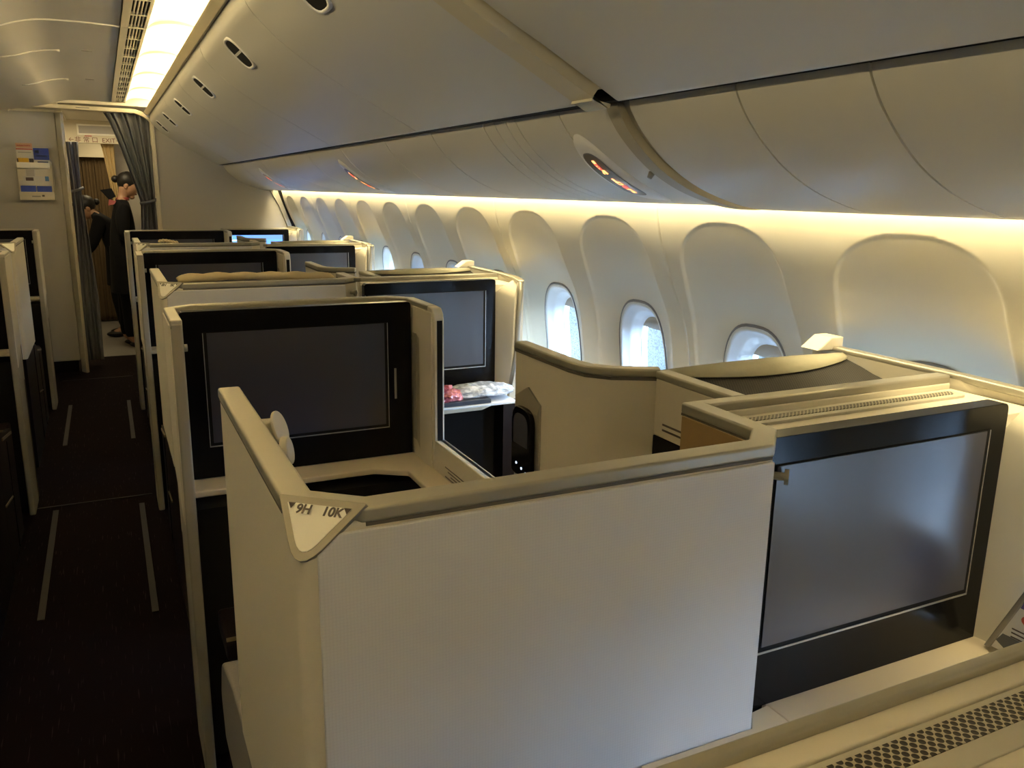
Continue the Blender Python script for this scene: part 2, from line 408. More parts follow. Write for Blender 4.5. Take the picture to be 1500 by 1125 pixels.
for i, (a, b) in enumerate(binseg):
    t = thing('overhead_bin', (.37, (a+b)/2, 1.72), bin_lab[i], 'overhead bin', 'overhead bins on the right side')
    m = MB(); pspan(shell_of(BS if i > 1 else [(p[0]-.002, p[1]-.004) for p in BS], .02), a+.002, b-.002, m)
    m.build('door', m_bin, t, bevel=.003)
    if i in handles:
        hy = handles[i]
        h = MB(); R = [oval(BS, .434, hy, .060, .074, -.002), oval(BS, .434, hy, .057, .071, .004), oval(BS, .434, hy, .050, .062, .003), oval(BS, .434, hy, .049, .060, -.001)]
        h.grid(R, True); hb = h.build('handle', m_pearl, t, smooth=True)
        pl = MB(); q = oval(BS, .434, hy, .050, .062, .0014); pane_fan(pl, q); pl.build('latch', m_soft, hb)
        p, d, nn = prof_at(BS, .432); nn = -nn if nn.z > 0 else nn
        cb = MB(); P0 = [p+d*s+nn*.003 for s in (-.004, .004)]
        cb.add([(P0[0].x, hy-.06, P0[0].z), (P0[1].x, hy-.06, P0[1].z), (P0[1].x, hy+.06, P0[1].z), (P0[0].x, hy+.06, P0[0].z)], [(0, 1, 2, 3)])
        cb.build('cross_bar', m_bin, hb)
# bin body behind the doors, and the dark slot
m = MB().prism([(.378, 2.06), (.41, 2.02), (.55, 1.90), (.86, 1.75), (1.28, 1.75), (1.28, 2.06)], 'y', Y0, 7.16); m.build('trim_2', m_soft, kind='structure')
m = MB().box(.8610, .8885, Y0, 7.16, 1.7133, 1.76); m.build('trim_3', m_soft, kind='structure')
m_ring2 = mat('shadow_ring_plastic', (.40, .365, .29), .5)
# cream ring arch between the two bins
m = MB(); pspan(shell_of([(p[0]-.012, p[1]-.016) for p in BS[4:]], .04), 1.352, 1.428, m)
m.build('trim_4', m_ring, bevel=.010, kind='structure')
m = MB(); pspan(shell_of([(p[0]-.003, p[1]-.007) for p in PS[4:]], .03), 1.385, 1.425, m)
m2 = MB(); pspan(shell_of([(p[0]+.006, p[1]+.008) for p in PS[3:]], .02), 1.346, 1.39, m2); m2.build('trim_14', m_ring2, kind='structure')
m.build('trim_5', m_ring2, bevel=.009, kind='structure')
# passenger service panels
segs = [(-3.1, .80), (.803, 1.052), (1.055, 1.345), (1.428, 1.62), (1.623, 1.832), (1.835, 1.885), (1.888, 1.950), (1.953, 2.02), (2.023, 2.40), (2.403, 2.86), (2.863, 3.46), (3.463, 4.1), (4.103, 4.7), (4.703, 5.4), (5.403, 6.2), (6.203, 7.1706)]
psu_lab = ['long service panel furthest back under the overhead bins', 'smooth service panel between the two curved seams at the right edge', 'service panel directly behind the dark slot of the cream ring',
 'service panel with the nearest lit seat belt sign', 'plain service panel just ahead of the nearest seat belt sign', 'narrow service strip, nearest of three side by side', 'narrow service strip, middle of three side by side', 'narrow service strip, furthest of three side by side',
 'service panel just beyond the narrow strips', 'plain service panel midway between the strips and the second lit sign', 'service panel immediately before the second lit sign', 'service panel carrying the second lit sign', 'service panel beyond the second lit sign',
 'service panel before the third lit sign', 'service panel carrying the third lit sign', 'service panel ending at the grey bulkhead']
for (a, b), lb in zip(segs, psu_lab):
    m = MB(); pspan(shell_of(PS if a > 1.3 else [(p[0]-.004, p[1]-.006) for p in PS], .012), a+.0006, b-.0006, m)
    o = m.build('service_panel', m_bin, bevel=.002); tag(o, lb, 'ceiling panel', 'service panels under the right bins')
m = MB().box(1.16, 1.30, Y0, 7.16, 1.62, 1.66); m.build('trim_6', m_cove, kind='structure')
# lit signs
def make_sign(yc, first):
    t = thing('seat_belt_sign', (1.04, yc, 1.60), 'nearest lit red seat belt and no smoking sign', 'sign', 'lit seat belt signs')
    xs = [.918+.256*(1-math.cos(math.pi/2*i/26)) for i in range(27)]
    wf = lambda q: .050*max(.02, (1-abs(2*q-.9)**2.4 if q < .95 else .1))**.5 if q > .0 else .004
    wf = lambda q: .002+.058*(max(0, 1-((.40-q)/.40)**2)**.5 if q < .40 else max(0, 1-((q-.40)/.60)**2.0)**.7)
    blob(PS, xs, wf, lambda q: .0005+.0075*(sst(0, .06, q))*(1-sst(.75, 1, q)), yc, 14).build('housing', m_pearl, t, smooth=True)
    def patch(x0, x1, h0, h1, off, nm, mt, par):
        rows = []
        for i in range(9):
            x = x0+(x1-x0)*i/8; rows.append([pflush(PS, x, yc+h, off) for h in (h0, h1)])
        return MB().grid(rows).build(nm, mt, par)
    def plate_on(half_l, half_w, off, nm, mt, par):
        rows = []
        for i in range(25):
            q = -math.cos(math.pi*i/24); w_ = half_w*max(0, 1-abs(q)**5)**.4; x = 1.0245+half_l*q
            rows.append([pflush(PS, x, yc+w_*v, off) for v in (-1, -.33, .33, 1)])
        return MB().grid(rows).build(nm, mt, par)
    plate_on(.0745, .0345, .0086, 'sign_gasket', m_gasket, t); pn = plate_on(.072, .032, .0094, 'sign_panel', m_signp, t)
    def icon(x, dy, rad, mt, n=16, nm='icon'):
        p, d, nn = prof_at(PS, x); nn = -nn if nn.z > 0 else nn
        q = []
        for k in range(n):
            a = 2*math.pi*k/n; v = p+d*(rad*math.cos(a))+nn*.0108; v.y = yc+dy+rad*math.sin(a); q.append(v)
        mm = MB(); pane_fan(mm, q); return mm.build(nm, mt, pn)
    # smoking pictogram: cigarette, red ring, burning end
    patch(.966, .974, -.006, .004, .0104, 'icon', m_orange, pn); patch(.974, .990, -.004, .006, .0102, 'icon', m_red, pn)
    patch(.978, .981, -.001, .003, .0110, 'icon', m_orange, pn); patch(.984, .987, -.001, .003, .0110, 'icon', m_orange, pn)
    patch(.991, .997, -.010, .002, .0104, 'icon', m_orange, pn); patch(.997, 1.003, -.010, -.002, .0104, 'icon', m_orange, pn); patch(.997, 1.003, .002, .008, .0104, 'icon', m_orange, pn)
    # belt pictogram: strap, buckle, red boss, strap
    patch(1.018, 1.030, -.002, .006, .0104, 'icon', m_orange, pn); patch(1.030, 1.034, -.010, .008, .0104, 'icon', m_orange, pn); patch(1.040, 1.043, -.010, .008, .0104, 'icon', m_orange, pn); patch(1.034, 1.040, .004, .008, .0104, 'icon', m_orange, pn); patch(1.034, 1.040, -.010, -.006, .0104, 'icon', m_orange, pn)
    icon(1.052, -.001, .0075, m_red)
    patch(1.060, 1.064, -.008, .008, .0104, 'icon', m_orange, pn); patch(1.064, 1.080, -.006, .000, .0104, 'icon', m_orange, pn); patch(1.072, 1.080, .001, .007, .0104, 'icon', m_orange, pn)
    return t
sg = make_sign(1.593, True)
place(sg, 2.015, 'second lit seat belt sign from the camera, over the middle windows')
place(sg, 4.05, 'furthest lit seat belt sign, small, near the grey bulkhead')
# rear face of the ring: small knob
k = MB(); p = pflush(PS, 1.015, 1.447, 0); q = pflush(PS, 1.015, 1.447, .012); k.tube([p, q], [.007, .005], 12)
tag(k.build('push_button', m_edge, smooth=True), 'small dark button on the service panel beside the nearest lit sign', 'button')
# ================================================================ CEILING
lip = MB().prism([(.340, 2.092), (.346, 2.100), (.380, 2.088), (.372, 2.064), (.362, 2.060)], 'y', Y0, 7.15)
lip.build('trim_7', m_ring, bevel=.003, kind='structure')
cl = smooth_prof([(-.62, 2.055), (-.52, 2.072), (-.40, 2.090), (-.30, 2.113), (-.235, 2.135), (-.16, 2.150), (-.08, 2.153), (.02, 2.153), (.118, 2.150)], 4)
def ceiling_part(a, b):
    m = MB(); m.prism([*cl, (.118, 2.20), (-.62, 2.20)], 'y', a+.0025, b-.0025); return m.build('ceiling', m_ceil, bevel=.003, kind='structure')
for a, b in ((Y0, -.1), (-.1, 1.86), (1.86, 3.77), (3.77, 7.2)): ceiling_part(a, b)
m = MB().prism([(-.62, 2.19), (-.62, 2.4), (.6, 2.4), (.6, 2.19)], 'y', Y0, 7.2); m.build('ceiling', m_soft, kind='structure')
# curved cove over the lamp
cv = smooth_prof([(.212, 2.150), (.235, 2.168), (.27, 2.180), (.32, 2.184), (.38, 2.176), (.43, 2.152), (.455, 2.12), (.46, 2.07)], 4)
yy = 3.77-.845*9
while yy < 7.1:
    a, b = max(yy, Y0), min(yy+.845, 7.15)
    m = MB(); m.grid([[(x, a+.001, z) for x, z in cv], [(x, a+.002, z+.0) for x, z in cv], [(x, b-.002, z) for x, z in cv]])
    m.build('ceiling', m_cove, smooth=True, kind='structure')
    rb = MB(); rb.grid([[(x, a-.012, z-.001) for x, z in cv], [(x, a, z-.009) for x, z in cv], [(x, a+.012, z-.001) for x, z in cv]]); rb.build('ceiling', m_ring, smooth=True, kind='structure')
    if b-a > .2:
        lm = thing('cove_lamp', (.425, (a+b)/2, 2.08), 'warm glowing tube in the ceiling cove above the right bins', 'lamp', 'lamp tubes hidden in the ceiling cove')
        MB().tube([(.425, a+.05, 2.108), (.425, b-.05, 2.108)], .012, 10).build('tube', m_tube, lm, smooth=True)
        MB().box(.405, .445, a+.03, b-.03, 2.078, 2.092).build('base', m_cove, lm)
    yy += .845
m = MB().box(.37, .50, Y0, 7.15, 2.066, 2.078); m.build('trim_8', m_bin, kind='structure')
# air vents between ceiling and cove
yy = 3.77-.845*4; vi = 0
vent = None
while yy < 7.0:
    if vent is None:
        t = thing('air_vent', (.165, yy+.42, 2.15), 'slotted cream air vent panel in the ceiling', 'air vent', 'air vents in a line along the ceiling')
        f = MB().box(.120, .148, yy+.003, yy+.842, 2.146, 2.16).box(.203, .214, yy+.003, yy+.842, 2.146, 2.16)
        for q in (.0, .28, .56): f.box(.148, .203, yy+.003+q, yy+.013+q, 2.146, 2.158)
        f.box(.148, .203, yy+.832, yy+.842, 2.146, 2.158)
        f.build('frame', m_ring, t)
        s = MB()
        for x in (.158, .170, .182, .194): s.box(x-.0025, x+.0025, yy+.01, yy+.835, 2.148, 2.158)
        s.build('slats', m_ring, t)
        MB().box(.146, .205, yy+.003, yy+.842, 2.170, 2.175).build('dark_backing', m_soft, t)
        vent = t; v0 = yy
        t['label'] = 'slotted cream air vent above the camera, nearest of the vent line'
    else:
        place(vent, yy-v0, ['', 'slotted ceiling air vent second nearest in the vent line', 'slotted ceiling air vent third in the vent line', 'slotted ceiling air vent fourth in line at the top edge of the photo', 'slotted ceiling air vent just ahead of the ceiling seam', 'slotted ceiling air vent second ahead of the ceiling seam', 'slotted ceiling air vent third ahead of the ceiling seam', 'slotted ceiling air vent next to the curtain header'][min(vi, 7)])
    vi += 1; yy += .845
# grooved arcs and small slots moulded in the ceiling
for yy_ in (1.86, 3.77):
    MB().tube([(x, yy_, z-.001) for x, z in cl[2:]], .004, 8).build('trim_13', m_cove, smooth=True, kind='structure')
def ceil_z(x):
    for i in range(len(cl)-1):
        if cl[i][0] <= x <= cl[i+1][0]: return cl[i][1]+(cl[i+1][1]-cl[i][1])*(x-cl[i][0])/(cl[i+1][0]-cl[i][0])
for q, yc in enumerate((4.55, 5.75)):
    pts = [(x, yc+.03*math.sin((x+.30)*9), ceil_z(x)-.001) for x in [-.36+.24*i/14 for i in range(15)]]
    tag(MB().tube(pts, [.002]+[.005]*13+[.010], 8).build('ceiling_grip', m_ceil, smooth=True), ['curved grip moulded in the ceiling, the nearer one', 'curved grip moulded in the ceiling, the further one by the curtain'][q], 'grip')
    tag(MB().box(-.03, .015, yc-.02, yc-.012, 2.149, 2.156).build('ceiling_slot', m_edge), ['small dark ceiling slot beside the nearer grip', 'small dark ceiling slot beside the further grip'][q], 'slot')
# ================================================================ FLOOR, LEFT SIDE, ENDS
MB().box(-2.6, 1.45, Y0-.2, 8.38, -.05, 0).build('floor', m_carpet, kind='structure')
MB().box(-1.2, 1.2, 8.38, 12, -.05, .002).build('floor', m_gfloor, kind='structure')
MB().box(-2.65, -2.6, Y0-.2, 7.75, 0, 2.3).build('wall_left', m_wall, kind='structure')
m_rear = mat('rear_partition_dark', (.05, .045, .04), .7)
MB().box(-2.65, 1.6, Y0-.25, Y0-.2, 0, 2.4).build('wall_rear', m_rear, kind='structure')
MB().box(-2.65, -.62, Y0-.2, 7.75, 2.18, 2.3).build('ceiling', m_ceil, kind='structure')
# centre bins on the left of the aisle
MIRROR = True
for a, b, lb in ((-3.1, 1.33, 'centre overhead bin left of the aisle, rear part'), (1.36, 4.4, 'centre overhead bin left of the aisle, middle part'), (4.4, 7.7, 'centre overhead bin at the far left beside the brochure wall')):
    m = MB(); pspan([(p[0]+.03, p[1]-.06) for p in BS[:-6]]+[(1.4, 1.72), (1.4, 2.03)], a+.002, b-.002, m)
    tag(m.build('overhead_bin', m_bin, bevel=.003), lb, 'overhead bin', 'overhead bins over the centre seats')
MIRROR = False
MB().box(-2.66, .70, 7.0, 7.95, 2.20, 2.26).build('ceiling', m_ceil, kind='structure')
MB().box(-.66, -.24, 7.20, 7.80, 2.12, 2.2).build('ceiling', m_ceil, kind='structure')
MB().box(-2.66, -.60, 7.83, 7.90, 0, 2.3).build('wall_front', m_soft, kind='structure')
# metal floor lines
for i, (yl, lb) in enumerate(((4.42, 'thin metal carpet joint strip across the aisle by the middle row'), (7.42, 'thin metal strip across the aisle before the galley'))):
    tag(MB().box(-.42, .10, yl, yl+.008, .0, .003).build('floor_strip', m_tape), lb, 'floor strip')
for i, (x, a, b, lb) in enumerate(((-.335, 3.2, 4.36, 'narrow track cover on the left of the aisle, nearer'), (.045, 3.1, 4.3, 'narrow track cover on the right of the aisle, nearer'), (-.335, 5.5, 6.55, 'narrow track cover on the left of the aisle, further'), (.045, 5.5, 6.55, 'narrow track cover on the right of the aisle, further'))):
    tag(MB().box(x-.012, x+.012, a, b, 0, .004).build('floor_track', m_tape, bevel=.001), lb, 'floor track', 'track covers along the aisle')
# right bulkhead
bp = [(.395, .02), (.395, 2.06)]+[(p[0]+.004, p[1]+.004) for p in BS[2:-3]]+[(.89, 1.75), (1.27, 1.75), (1.31, 1.52), (1.336, 1.41), (1.376, 1.31), (1.422, 1.204), (1.450, 1.08), (1.468, .9), (1.47, .6), (1.43, .02)]
MB().prism(bp, 'y', 7.17, 7.21).build('wall_front', m_bulk, kind='structure')
MB().box(.378, .405, 7.15, 7.23, .01, 2.05).build('trim_9', m_cream, bevel=.004, kind='structure')
MB().prism([(1.24, 1.53), (1.30, 1.53), (1.345, 1.40), (1.40, 1.25), (1.44, 1.08), (1.46, .9), (1.42, .9), (1.405, 1.08), (1.365, 1.25), (1.31, 1.40)], 'y', 7.135, 7.168).build('trim_10', m_edge, kind='structure')
# left bulkhead with trim post
MB().box(-2.6, -.285, 7.75, 7.82, .10, 2.10).build('wall_front', m_bulk, bevel=.01, kind='structure')
MB().box(-2.6, -.30, 7.77, 7.82, 0, .10).build('baseboard_front', m_soft, kind='structure')
MB().prism([(-.282, 7.75), (-.245, 7.68), (-.225, 7.70), (-.235, 7.85), (-.282, 7.85)], 'z', .0, 2.10).build('trim_11', m_cream, bevel=.006, kind='structure')
MB().box(-2.6, -.28, 7.80, 7.86, 2.10, 2.3).build('trim_12', m_cream, kind='structure')
# arched curtain header across the aisle
hd = thing('curtain_header', (-.1, 7.2, 2.08), 'cream arched header rail across the aisle holding the grey curtain', 'curtain rail')
ho = [(-.56, 2.065), (-.50, 2.115), (-.40, 2.118), (.28, 2.108), (.33, 2.09), (.385, 2.035), (.385, 2.015), (.33, 2.055), (.27, 2.078), (-.40, 2.088), (-.50, 2.085), (-.56, 2.055)]
MB().prism(ho, 'y', 7.16, 7.24).build('rail', m_cream, hd, bevel=.004)
MB().box(-.12, -.03, 7.157, 7.16, 2.095, 2.103).build('nameplate', m_edge, hd)
# ---- galley beyond
MB().box(-1.0, -.30, 10.3, 10.36, 0, 2.2).build('wall_front', m_cream, kind='structure')
MB().box(-.24, .66, 7.19, 12.0, 2.13, 2.2).build('ceiling', m_ceil, kind='structure')
MB().box(.62, .66, 7.21, 12, 0, 2.3).build('wall_galley', m_cream, kind='structure')
MB().box(-.66, -.60, 7.80, 12, 0, 2.3).build('wall_galley', m_cream, kind='structure')
MB().box(-.60, .62, 11.6, 11.65, 0, 2.3).build('wall_galley', m_brown, kind='structure')
MB().box(-.66, -.24, 7.80, 12, 2.12, 2.2).build('ceiling', m_ceil, kind='structure')
MB().box(.145, .62, 9.42, 9.47, 0, 2.10).build('wall_galley', m_bulk, kind='structure')
ex = thing('exit_sign', (0, 9.0, 1.92), 'cream header panel with red emergency exit lettering and arrows', 'sign')
MB().box(-.30, .62, 9.00, 9.05, 1.925, 2.13).build('panel', m_ring, ex, bevel=.003)
MB().box(-.16, .18, 8.992, 9.0, 1.995, 2.095).box(-.15, .17, 8.99, 8.993, 2.0, 2.005).build('raised_frame', m_cove, ex, bevel=.003)
MB().box(-.145, .165, 8.988, 8.9915, 2.012, 2.080).build('recess_plate', m_bulk, ex)
MB().box(-.10, -.04, 8.985, 8.99, 1.985, 1.993).build('red_lamp', mat('red_plastic', (.4, .05, .03), .4), ex)
m_exit = mat('red_brown_lettering', (.14, .012, .006), .5)
lettering('lettering', '←非 常 口  EXIT→', .056, (-.015, 8.998, 1.952), (1, 0, 0), (0, 0, 1), m_exit, ex)
area('galley_lamp', (.1, 9.9, 2.10), (.1, 9.9, 0), .3, .6, 3.0, (1, .80, .45))
area('galley_lamp', (-.05, 8.3, 2.11), (-.05, 8.3, 0), .3, .3, 4.5, (1, .80, .45))
def curtain(name, top, bottom, tie, folds, amp, m, label, par_group=None, N=90, y=7.2):
    """top/bottom: (x0, x1, z); tie: (x0, x1, z) gather or None"""
    t = thing(name, ((bottom[0]+bottom[1])/2, y, bottom[2]), label, 'curtain')
    rows = []
    zt, zb = top[2], bottom[2]; K = 34
    for i in range(K+1):
        z = zt+(zb-zt)*i/K
        if tie and z > tie[2]:
            s = (zt-z)/(zt-tie[2]); s2 = s**.78; x0 = top[0]+(tie[0]-top[0])*s2; x1 = top[1]+(tie[1]-top[1])*s2
        elif tie:
            s = min(1, (tie[2]-z)/(tie[2]-zb)*1.6); x0 = tie[0]+(bottom[0]-tie[0])*s; x1 = tie[1]+(bottom[1]-tie[1])*s; s = 1
        else:
            s = i/K; x0 = top[0]+(bottom[0]-top[0])*s; x1 = top[1]+(bottom[1]-top[1])*s
        row = []
        for j in range(N+1):
            u = j/N; ph = u*folds*2*math.pi
            row.append((x0+(x1-x0)*u+.006*math.sin(ph*.5+z*3), y+amp*math.sin(ph+.5*math.sin(z*4))*(.7+.3*math.sin(u*17)), z))
        rows.append(row)
    MB().grid(rows).build('cloth', m, t, smooth=True, solid=.002)
    if tie:
        MB().tube([(tie[0]-.012, y-.03, tie[2]-.01), ((tie[0]+tie[1])/2, y-.045, tie[2]), (tie[1]+.015, y-.025, tie[2]+.02)], .012, 8).build('tie_back', m, t, smooth=True)
    return t
curtain('galley_curtain', (.06, .37, 2.078), (.21, .385, .02), (.272, .366, 1.42), 7, .032, m_curt, 'large blue grey curtain gathered by a tie at the right of the galley opening', y=7.21)
curtain('galley_curtain', (-.235, -.14, 1.89), (-.24, -.11, .05), (-.215, -.15, 1.50), 4, .02, m_curt, 'narrow blue grey curtain bunched against the left bulkhead edge', y=8.0)
curtain('galley_curtain', (.03, .145, 1.93), (.10, .15, .3), (.10, .145, 1.40), 6, .018, m_tan, 'tan curtain gathered below the red exit lettering', y=9.12)
curtain('galley_curtain', (-.22, .16, 1.84), (-.22, .16, .02), None, 12, .012, m_brown, 'dark brown flat curtain at the very back of the galley', y=10.6)
MB().box(-.30, .2, 10.5, 10.56, 1.84, 2.1).build('wall_galley', m_cream, kind='structure')
# ================================================================ SUITE FURNITURE
m_tanlam = mat('tan_laminate', (.30, .20, .085), .5)
m_shelf = mat('shelf_top', (.56, .49, .38), .45)
def dy_pts(P, dy): return [(p[0], p[1]+dy) for p in P]
def round_poly(P, r, n=5):
    out = []; L = len(P)
    for i in range(L):
        p, a, b = Vector(P[i]), Vector(P[i-1]), Vector(P[(i+1) % L]); ri = r[i] if isinstance(r, (list, tuple)) else r
        if ri <= 0: out.append(tuple(p)); continue
        d1 = (a-p).normalized(); d2 = (b-p).normalized(); ang = d1.angle(d2)/2; t = ri/math.tan(ang)
        q0 = p+d1*t; q1 = p+d2*t
        for k in range(n+1):
            s = k/n; out.append(tuple(q0*(1-s)**2+p*2*s*(1-s)+q1*s*s))
    return out
A0, B0, C0 = Vector((.14, .818, 1.241)), Vector((.207, .762, 1.241)), Vector((.14, .762, 1.183))
def make_shell(label, cat, left_txt, right_txt):
    t = thing('seat_shell', (.14, .762, 0), label, cat, 'curved privacy shells around the aisle seats')
    full = [(.14, 1.345), (.14, .778), (.1435, .768), (.150, .7625), (.160, .762), (.742, .762), (.797, .816), (.797, .985)]
    n = (B0-A0).cross(C0-A0).normalized()
    if n.z < 0: n = -n
    sharp = [(.14, 1.345), (.14, .762), (.742, .762), (.797, .816), (.797, .985)]
    m = MB().prism(full+offset(sharp, .029)[::-1], 'z', .62, 1.226)
    m.build('shell_wall', m_side, t, bevel=.003, cut=[(A0, n)])
    low = [(.150, 1.30), (.150, .775), (.742, .775), (.787, .82), (.787, .985)]
    MB().prism(band(low, 0, .02), 'z', 0, .625).build('lower_panel', m_wood, t, bevel=.002)
    rim = [(.14, 1.346), (.14, A0.y), (B0.x, .762), (.742, .762), (.797, .816), (.797, .985)]
    MB().prism(band(rim, -.0025, .0315), 'z', 1.223, T).build('top_rim', m_rim, t, bevel=.004)
    MB().prism(band([(.14, 1.346), (.14, A0.y+.012), (B0.x+.004, .762), (.742, .762), (.797, .816), (.797, .985)], -.0008, .0298), 'z', 1.2195, 1.2235).build('rim_shadow_strip', m_rim_shadow, t)  # thin dark strip, painted shadow gap below the rim
    bp = [(.160, .63), (.744, .63), (.744, 1.217), (.183, 1.217), (.160, 1.197)]
    MB().prism(bp, 'y', .7575, .763).build('back_panel', m_white, t, bevel=.0015)
    MB().box(.7635, .768, .835, .978, .62, 1.220).build('inner_panel', m_tanlam, t)
    hk = MB().tube([(.768, .790, 1.186), (.783, .775, 1.186)], .0055, 12).tube([(.781, .777, 1.186), (.785, .773, 1.186)], .0105, 16); hk.build('coat_hook', m_rim, t, smooth=False)
    # triangular corner plate
    x = (B0-A0).normalized(); nn = n; y = nn.cross(x); O = (A0+B0)/2
    def loc(p): d = p-O; return (d.dot(x), d.dot(y))
    a, b, c = loc(A0), loc(B0), loc(C0)
    def plate(inset, off, thick, nm, mt, par, rr):
        P = [a, c, b]; cen = Vector(((a[0]+b[0]+c[0])/3, (a[1]+b[1]+c[1])/3))
        Q = []
        for i in range(3):
            p, q, r = Vector(P[i]), Vector(P[i-1]), Vector(P[(i+1) % 3]); d1 = (q-p).normalized(); d2 = (r-p).normalized(); bis = (d1+d2).normalized()
            Q.append(tuple(p+bis*(inset/math.sin(d1.angle(d2)/2))))
        Q = round_poly(Q, rr, 6); k = len(Q)
        vs = [O+x*q[0]+y*q[1]+nn*off for q in Q]+[O+x*q[0]+y*q[1]+nn*(off+thick) for q in Q]
        mb = MB().add(vs, [tuple(range(k)), tuple(range(2*k-1, k-1, -1))]+[(i, i+k, (i+1) % k+k, (i+1) % k) for i in range(k)])
        return mb.build(nm, mt, par, bevel=.0008)
    fr = plate(-.003, -.004, .0065, 'corner_plate', m_pframe, t, [.002, .022, .002])
    plate(.0045, .0015, .0018, 'sign_plate', m_white2, fr, [.001, .015, .001])
    oo = O+nn*.0036
    if left_txt:
        lettering('seat_number', left_txt, .0135, oo+x*-.0170+y*-.0105, x, y, m_ink, fr)
        lettering('seat_number', right_txt, .0135, oo+x*.0145+y*-.0105, x, y, m_ink, fr)
        for s in (-1, 1):
            cx = .0305*s; tri = [(cx-.0042, -.0045), (cx+.0042, -.0045), (cx, -.0110)]
            if True: MB().add([oo+x*p[0]+y*p[1] for p in tri], [(0, 1, 2)]).build('arrow', m_ink, fr)
    return t
m_pframe = mat('plate_frame_grey', (.25, .23, .19), .4, metal=.4)
m_rim_shadow = mat('painted_rim_shadow', (.10, .09, .075), .6)  # dark colour stands in for the shade under the rims
m_white2 = mat('sign_white', (.76, .74, .67), .45)
def seat_group(dyl): pass
def make_aisle_seat(label):
    t = thing('passenger_chair', (.45, 1.3, 0), label, 'seat', 'aisle seats inside the shells')
    MB().prism(round_poly([(.90, .34), (1.62, .34), (1.66, .42), (1.62, .49), (.98, .47), (.90, .44)], .02), 'x', .19, .70).build('seat_cushion', m_seat, t, bevel=.02)
    MB().prism(round_poly([(.82, .42), (.97, .42), (.93, 1.08), (.86, 1.10), (.82, 1.05)], .02), 'x', .20, .70).build('backrest', m_seat, t, bevel=.015)
    MB().box(.20, .70, .85, 1.55, .0, .34).build('base', m_wood, t, bevel=.005)
    return t
def make_door_panel(label):
    t = thing('aisle_side_cabinet', (.155, 1.5, 0), label, 'cabinet', 'dark aisle side cabinets')
    MB().prism([(1.352, .02), (1.84, .02), (1.84, .50), (1.66, .53), (1.40, .60), (1.352, .60)], 'x', .150, .172).build('panel', m_wood, t, bevel=.003)
    MB().prism([(1.50, .535), (1.80, .485), (1.80, .497), (1.50, .547)], 'x', .146, .152).build('trim_strip', m_gold, t, bevel=.001)
    MB().prism([(1.36, .30), (1.60, .26), (1.60, .268), (1.36, .308)], 'x', .146, .152).build('trim_strip', m_gold, t, bevel=.001)
    MB().box(.147, .152, 1.62, 1.624, .03, .50).build('panel_gap', m_soft, t)
    return t
def make_lamp(label):
    t = thing('reading_lamp', (.17, 1.21, 1.15), label, 'lamp', 'swivel reading lamps on the aisle walls')
    MB().tube([(.165, 1.222, 1.196), (.206, 1.220, 1.196)], .019, 24).build('barrel', m_side, t, bevel=.003)
    a = MB(); a.tube([(.204, 1.203, 1.203), (.208, 1.201, 1.2045)], [.027, .027], 28); a.build('shade', m_side, t, bevel=.0015)
    b = MB(); b.tube([(.205, 1.176, 1.176), (.2145, 1.172, 1.178)], [.022, .020], 28); b.build('lens_ring', m_side, t, bevel=.0015)
    return t
def console_top(t, x0, x1, yf, yr, rim_x0=None, grille=True, cham_l=0):
    """recessed top between the rear rim (yr) and the bezel (yf)"""
    MB().box(x0, x1, yf+.006, yr-.03, 1.19, 1.216).build('top_deck', m_side, t, bevel=.001)
    if grille:
        g = MB().prism(round_poly([(x0+.03, yr-.086), (x1-.03, yr-.086), (x1-.03, yr-.052), (x0+.03, yr-.052)], .016), 'z', 1.215, 1.2205)
        gb = g.build('grille_frame', m_grframe, t, bevel=.001)
        MB().prism(round_poly([(x0+.042, yr-.074), (x1-.05, yr-.074), (x1-.04, yr-.0575), (x0+.042, yr-.0575)], .005), 'z', 1.2205, 1.2215).build('grille', m_grille, gb)
m_grframe = mat('grille_frame_grey', (.42, .40, .34), .45)
def monitor(t, x0, x1, yf, zt, zb, sx0, sx1, szt, szb, screen_mat=None, content=None):
    bz = MB().prism(round_poly([(x0, zb), (x1, zb), (x1, zt), (x0, zt)], [.001, .001, .012, .012]), 'y', yf, yf+.03).build('bezel', m_black, t, bevel=.003)
    # thin metal line around the display, then the display
    MB().box(sx0-.010, sx1+.010, yf-.0012, yf+.002, szb-.010, szt+.002).build('display_surround', m_soft, bz)
    fr = MB().box(sx0-.0105, sx1+.0105, yf-.0022, yf, szb-.0115, szb-.0085).box(sx1+.0085, sx1+.0105, yf-.0022, yf, szb-.01, szt+.001).box(sx0-.0105, sx0-.0085, yf-.0022, yf, szb-.01, szt+.001)
    fr.build('display_frame', m_gold2, bz)
    s = MB().box(sx0, sx1, yf-.0032, yf-.001, szb, szt).build('screen', screen_mat or m_screen, bz)
    return bz
m_gold2 = mat('thin_metal_line', (.45, .44, .42), .3, metal=.8)
